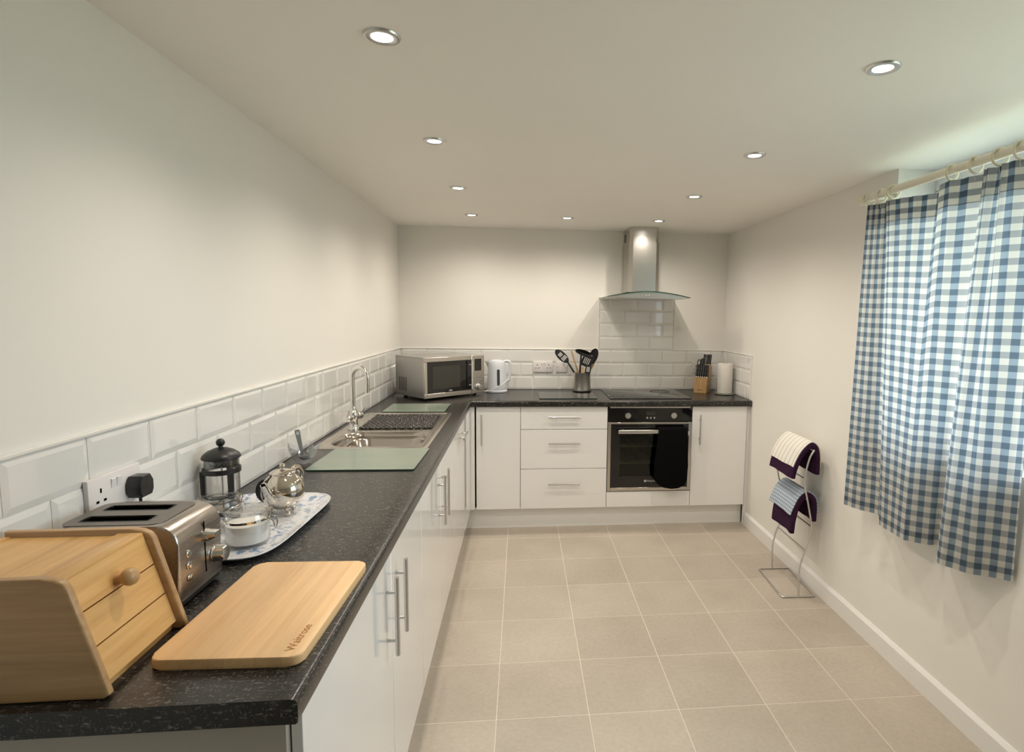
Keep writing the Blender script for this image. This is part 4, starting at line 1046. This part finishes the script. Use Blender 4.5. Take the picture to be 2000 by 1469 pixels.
jar('glass clip-top jar of white sugar at the front of the tray', (.242, -3.012, ZY), math.radians(5), True)
jar('empty glass clip-top jar half hidden behind the toaster', (.128, -2.918, ZY), math.radians(40), False)

t = thing('milk_jug', 'small steel jug hidden behind the teapot with only its dark handle showing', 'jug', (.196, -2.700, ZY), math.radians(196))
bm = B(); lathe(bm, [(.022, 0), (.026, .006), (.027, .04), (.023, .062), (.0245, .068), (.0225, .066), (.021, .060), (.024, .04), (.023, .008), (0, .005)], 28, cap=False); obj('body', bm, 'mirror_steel', t, True)
bm = B(); tube(bm, smooth_path([(.024, 0, .062), (.044, 0, .068), (.056, 0, .052), (.056, 0, .030), (.044, 0, .014), (.027, 0, .014)]), .0055, 10, flat=1.5); obj('handle', bm, 'black_satin', t, True)

# ------------------------------------------------------------------ cut glass bowl with grey scoop
def bowl():
    t = thing('glass_bowl', 'small wavy cut glass bowl against the tiles between teapot and sink', 'bowl', (.088, -2.215, ZT), math.radians(20), tilt=(0, 0))
    def ring(r, z, amp, n=20, ph=0): return [((r+amp*math.cos(5*(2*PI*k/n)+ph))*math.cos(2*PI*k/n), (r+amp*math.cos(5*(2*PI*k/n)+ph))*math.sin(2*PI*k/n), z+amp*1.1*math.cos(5*(2*PI*k/n)+ph)) for k in range(n)]
    outer = [ring(.016, .0005, 0), ring(.026, .006, .001), ring(.040, .026, .002), ring(.050, .048, .004), ring(.056, .068, .009)]
    inner = [ring(.053, .0675, .009), ring(.046, .048, .004), ring(.036, .027, .002), ring(.020, .011, 0)]
    bm = B(); R = ring_loft(bm, outer+inner); bm.faces.new(R[0][::-1]); obj('glass', bm, 'cut_glass', t)
bowl()
t = thing('scoop', 'grey plastic scoop standing in the cut glass bowl', 'scoop', (.088, -2.215, ZT+.013), math.radians(10), tilt=(math.radians(6), math.radians(-8)))
bm = B(); prism(bm, [(-.0055, .020), (.0055, .020), (.0075, .070), (.0095, .118), (.0075, .124), (-.0075, .124), (-.0095, .118), (-.0075, .070)], -.0018, .0018, 'xz', .0008, 1); h = obj('handle', bm, 'grey_plastic', t)
boxobj('hanging_hole', (-.0045, .0045, -.0022, .0022, .104, .116), 'tile_ceramic', h)
bm = B(); lathe(bm, [(0, .0), (.014, .003), (.021, .012), (.022, .022), (.0205, .022), (.019, .013), (.012, .006), (0, .004)], 24, (.008, 0, 0), cap=False); obj('cup', bm, 'grey_plastic', t, True)

# ------------------------------------------------------------------ towel rack and tea towels
def rack():
    t = thing('towel_rack', 'free-standing curved chrome wire towel rack by the right wall', 'towel rack', (0, 0, 0))
    prof = [(2.446, .806), (2.424, .765), (2.406, .683), (2.406, .614), (2.430, .516), (2.455, .390), (2.443, .305), (2.415, .221), (2.401, .136), (2.405, .006)]
    for y in (-1.67, -1.325):
        bm = B(); tube(bm, smooth_path([(x+(.008 if y > -1.5 else 0), y, z) for x, z in prof], 6), .0048, 10); obj('upright', bm, 'satin_nickel', t, True)
    bm = B(); pts = [(2.312, -1.668, .006), (2.497, -1.672, .006), (2.516, -1.325, .006), (2.331, -1.322, .006)]
    path = []
    for i in range(4):
        a, b_ = Vector(pts[i]), Vector(pts[(i+1) % 4])
        for k in range(8): path.append(a+(b_-a)*(.03+.94*k/7))
    tube(bm, path, .0048, 10, True); obj('base_frame', bm, 'satin_nickel', t, True)
    for z, x in ((.806, 2.446), (.655, 2.404), (.540, 2.424), (.392, 2.455), (.262, 2.428)):
        bm = B(); tube(bm, [(x+.008, -1.325, z), (x, -1.67, z)], .0040, 8); obj('rung', bm, 'satin_nickel', t, True)
rack()
def drape(name, label, path, y0, y1, th, mat, cat='tea towel', wob=.006, skew=0.0, seed=1):
    t = thing(name, label, cat, (0, 0, 0), group='towels on the wire rack')
    rnd = random.Random(seed); P = smooth_path([(x, 0, z) for x, z in path], 6); ny = 14; n = len(P)
    L = [0]
    for a, b_ in zip(P, P[1:]): L.append(L[-1]+(b_-a).length)
    bm = B(); uvl = bm.loops.layers.uv.new('UVMap'); ph = [rnd.uniform(0, 6) for _ in range(4)]
    V = []; UV = {}
    imax = max(range(n), key=lambda i: P[i].z)
    for i, p in enumerate(P):
        row = []
        drop = abs(i-imax)/max(imax, n-1-imax)
        for j in range(ny+1):
            s = j/ny; y = y0+(y1-y0)*s
            w = wob*drop*(math.sin(s*7+ph[0])+.6*math.sin(s*13+ph[1]))
            v = bm.verts.new((p.x+w*.8, y+skew*drop*(.5-s), p.z+w*.25+.0)); row.append(v); UV[v] = (y-y0, L[i])
        V.append(row)
    for i in range(n-1):
        for j in range(ny):
            f = bm.faces.new((V[i][j], V[i][j+1], V[i+1][j+1], V[i+1][j]))
            for lp in f.loops: lp[uvl].uv = UV[lp.vert]
    o = obj('cloth', bm, mat, t, True, 80)
    md = o.modifiers.new('solid', 'SOLIDIFY'); md.thickness = th; md.offset = 0
    md2 = o.modifiers.new('bev', 'BEVEL'); md2.width = th*.35; md2.segments = 2; md2.limit_method = 'ANGLE'
    return t
drape('tea_towel', 'dark purple folded tea towel under the striped towel on the rack top', [(2.352, .648), (2.362, .70), (2.394, .775), (2.446, .826), (2.474, .800), (2.484, .74), (2.486, .668)], -1.375, -1.648, .021, 'purple_towel', wob=.003, seed=2)
drape('tea_towel', 'white tea towel with thin dark stripes on the rack top', [(2.350, .708), (2.368, .752), (2.400, .806), (2.448, .843), (2.488, .815), (2.500, .76), (2.502, .700)], -1.362, -1.640, .006, 'stripe_towel', wob=.002, seed=3)
drape('tea_towel', 'dark purple folded tea towel under the pale blue towel on the rack', [(2.360, .352), (2.366, .43), (2.385, .51), (2.428, .560), (2.468, .535), (2.478, .48), (2.480, .415)], -1.425, -1.660, .026, 'purple_towel', wob=.004, seed=5)
drape('tea_towel', 'pale blue tea towel with a woven check on the middle of the rack', [(2.345, .452), (2.358, .49), (2.388, .552), (2.432, .579), (2.478, .550), (2.492, .51), (2.496, .462)], -1.395, -1.655, .007, 'check_towel', wob=.003, seed=6)

# ------------------------------------------------------------------ curtain, rod, rings
RX, RZ = 2.440, 2.024
t = thing('curtain_pole', 'cream wooden curtain pole above the window', 'curtain pole', (0, 0, 0))
bm = B(); lathe(bm, [(.0160, -3.9), (.0160, -2.005)], 20, (RX, 0, RZ), 'y'); obj('pole', bm, 'rod_cream', t, True)
bm = B(); lathe(bm, [(.0165, -2.012), (.0205, -2.006), (.0205, -1.994), (.015, -1.988), (.0155, -1.984), (.024, -1.972), (.0235, -1.958), (.014, -1.948), (0, -1.946)], 22, (RX, 0, RZ), 'y'); obj('finial', bm, 'rod_cream', t, True)
for y in (-2.034, -3.85):
    bm = B(); lathe(bm, [(.010, .018), (.010, .080), (.022, .085), (.022, .0975)], 16, (RX, y, RZ), 'x'); lathe(bm, [(.0205, -.008), (.0205, .008)], 18, (RX, y, RZ), 'y'); obj('bracket', bm, 'rod_cream', t, True)
ringd = [(-2.021, 'beside the finial'), (-2.110, 'second from the finial end'), (-2.190, 'third from the finial end'), (-2.515, 'first after the wide bare stretch of pole'), (-2.622, 'second after the wide bare stretch of pole'), (-2.722, 'third after the wide bare stretch of pole'), (-2.800, 'at the right edge of the picture')]
for k, (y, wh) in enumerate(ringd):
    t = thing('curtain_ring', 'cream wooden curtain ring on the pole, '+wh, 'curtain ring', (RX, y, RZ), math.radians((-8, 6, -4, 10, 4, -6, 3)[k]), 'curtain rings on the cream pole')
    bm = B(); R, r = .0265, .0042; tube(bm, [(R*math.sin(2*PI*q/28), 0, -.0085+R*math.cos(2*PI*q/28)) for q in range(28)], r, 10, True); obj('ring', bm, 'ring_cream', t, True)
    bm = B(); tube(bm, smooth_path([(0, 0, -.037), (.002, .003, -.043), (0, .001, -.049), (-.002, -.004, -.055), (.0, .0, -.060)], 4), .0013, 6); obj('hook', bm, 'satin_nickel', t, True)

def curtain():
    t = thing('curtain', 'blue and white gingham curtain hanging at the window', 'curtain', (0, 0, 0))
    # plan outline of heading and hem (same number of control points: panel starts / ends)
    top = [(2.428, -2.035, 1.990), (2.440, -2.09, 1.985), (2.458, -2.145, 1.984), (2.436, -2.165, 1.985), (2.446, -2.25, 1.980), (2.466, -2.405, 1.968), (2.446, -2.45, 1.975), (2.430, -2.495, 1.987), (2.444, -2.56, 1.985), (2.460, -2.640, 1.984),
           (2.432, -2.680, 1.988), (2.450, -2.725, 1.987), (2.430, -2.752, 1.988), (2.446, -2.800, 1.987), (2.470, -2.850, 1.985)]
    hem = [(2.424, -2.005, .630), (2.450, -2.080, .630), (2.496, -2.156, .630), (2.462, -2.210, .630), (2.428, -2.268, .630), (2.420, -2.430, .630), (2.462, -2.472, .630), (2.512, -2.508, .632), (2.470, -2.560, .632), (2.406, -2.636, .630),
           (2.424, -2.690, .630), (2.450, -2.735, .630), (2.482, -2.762, .634), (2.508, -2.794, .638), (2.522, -2.830, .645)]
    # keep panel correspondence: heading pleats 3,7 are the hidden returns between the panels
    top = [top[0], top[1], top[2], top[3], (2.436, -2.172, 1.985), (2.464, -2.400, 1.968), (2.452, -2.440, 1.973), (2.446, -2.470, 1.980), (2.432, -2.495, 1.987), (2.446, -2.560, 1.986)] if False else top
    n = 12; ptT = smooth_path(top, n)
    hem2 = [hem[0], hem[1], hem[2], hem[4], (2.424, -2.35, .630), hem[5], (2.428, -2.440, .630), (2.450, -2.462, .630), (2.486, -2.490, .631), hem[7], hem[9], hem[10], hem[11], hem[12], hem[13], hem[14]]
    top2 = [top[0], top[1], top[2], top[3], (2.446, -2.28, 1.978), top[5], top[6], top[7], top[8], top[9], top[10], top[11], top[12], top[13], top[14], (2.455, -2.885, 1.986)]
    ptT = smooth_path(top2, n); ptH = smooth_path(hem2, n); m_ = len(ptT)
    L = [0]
    for a, b_ in zip(ptH, ptH[1:]): L.append(L[-1]+(b_-a).length)
    rows = 46; bm = B(); uvl = bm.loops.layers.uv.new('UVMap'); UV = {}; V = []
    for i in range(rows+1):
        s = i/rows; row = []
        for k in range(m_):
            a, b_ = ptT[k], ptH[k]; q = s**.85
            p = a.lerp(b_, q); p.z = a.z+(b_.z-a.z)*s
            # small gathers under the heading tape
            g = math.exp(-s*5)*.006*math.sin(L[k]*150)
            p.x += g; p.x = min(p.x, W-.006) if p.z < SILL else p.x
            v = bm.verts.new(p); row.append(v); UV[v] = (L[k], (1.99-.63)*s)
        V.append(row)
    for i in range(rows):
        for k in range(m_-1):
            f = bm.faces.new((V[i][k], V[i][k+1], V[i+1][k+1], V[i+1][k]))
            for lp in f.loops: lp[uvl].uv = UV[lp.vert]
    obj('fabric', bm, 'gingham', t, True, 80)
    # doubled heading tape and hem
    for nm, r0, r1 in (('heading', 0, 3), ('hem', rows-2, rows)):
        bm = B(); uvl = bm.loops.layers.uv.new('UVMap'); VV = []; UV2 = {}
        for i in range(r0, r1+1):
            s = i/rows; row = []
            for k in range(m_):
                a, b_ = ptT[k], ptH[k]; q = s**.85; p = a.lerp(b_, q); p.z = a.z+(b_.z-a.z)*s
                g = math.exp(-s*5)*.006*math.sin(L[k]*150); p.x += g+.0018; p.x = min(p.x, W-.004) if p.z < SILL else p.x
                v = bm.verts.new(p); row.append(v); UV2[v] = (L[k], (1.99-.63)*s)
            VV.append(row)
        for i in range(len(VV)-1):
            for k in range(m_-1):
                f = bm.faces.new((VV[i][k], VV[i][k+1], VV[i+1][k+1], VV[i+1][k]))
                for lp in f.loops: lp[uvl].uv = UV2[lp.vert]
        obj(nm, bm, 'gingham', t, True, 80)
curtain()
t = thing('purple_pot', 'small purple pot on the window sill at the right edge of the picture', 'pot', (2.708, -2.695, SILL))
bm = B(); lathe(bm, [(.022, 0), (.030, .006), (.034, .030), (.032, .048), (.029, .048), (.028, .010), (0, .008)], 28, cap=False); obj('body', bm, 'purple_glaze', t, True)
bm = B(); lathe(bm, [(.032, .0475), (.035, .049), (.035, .053), (.029, .053), (.029, .0485)], 28, cap=False); obj('rim', bm, 'purple_glaze', t, True)
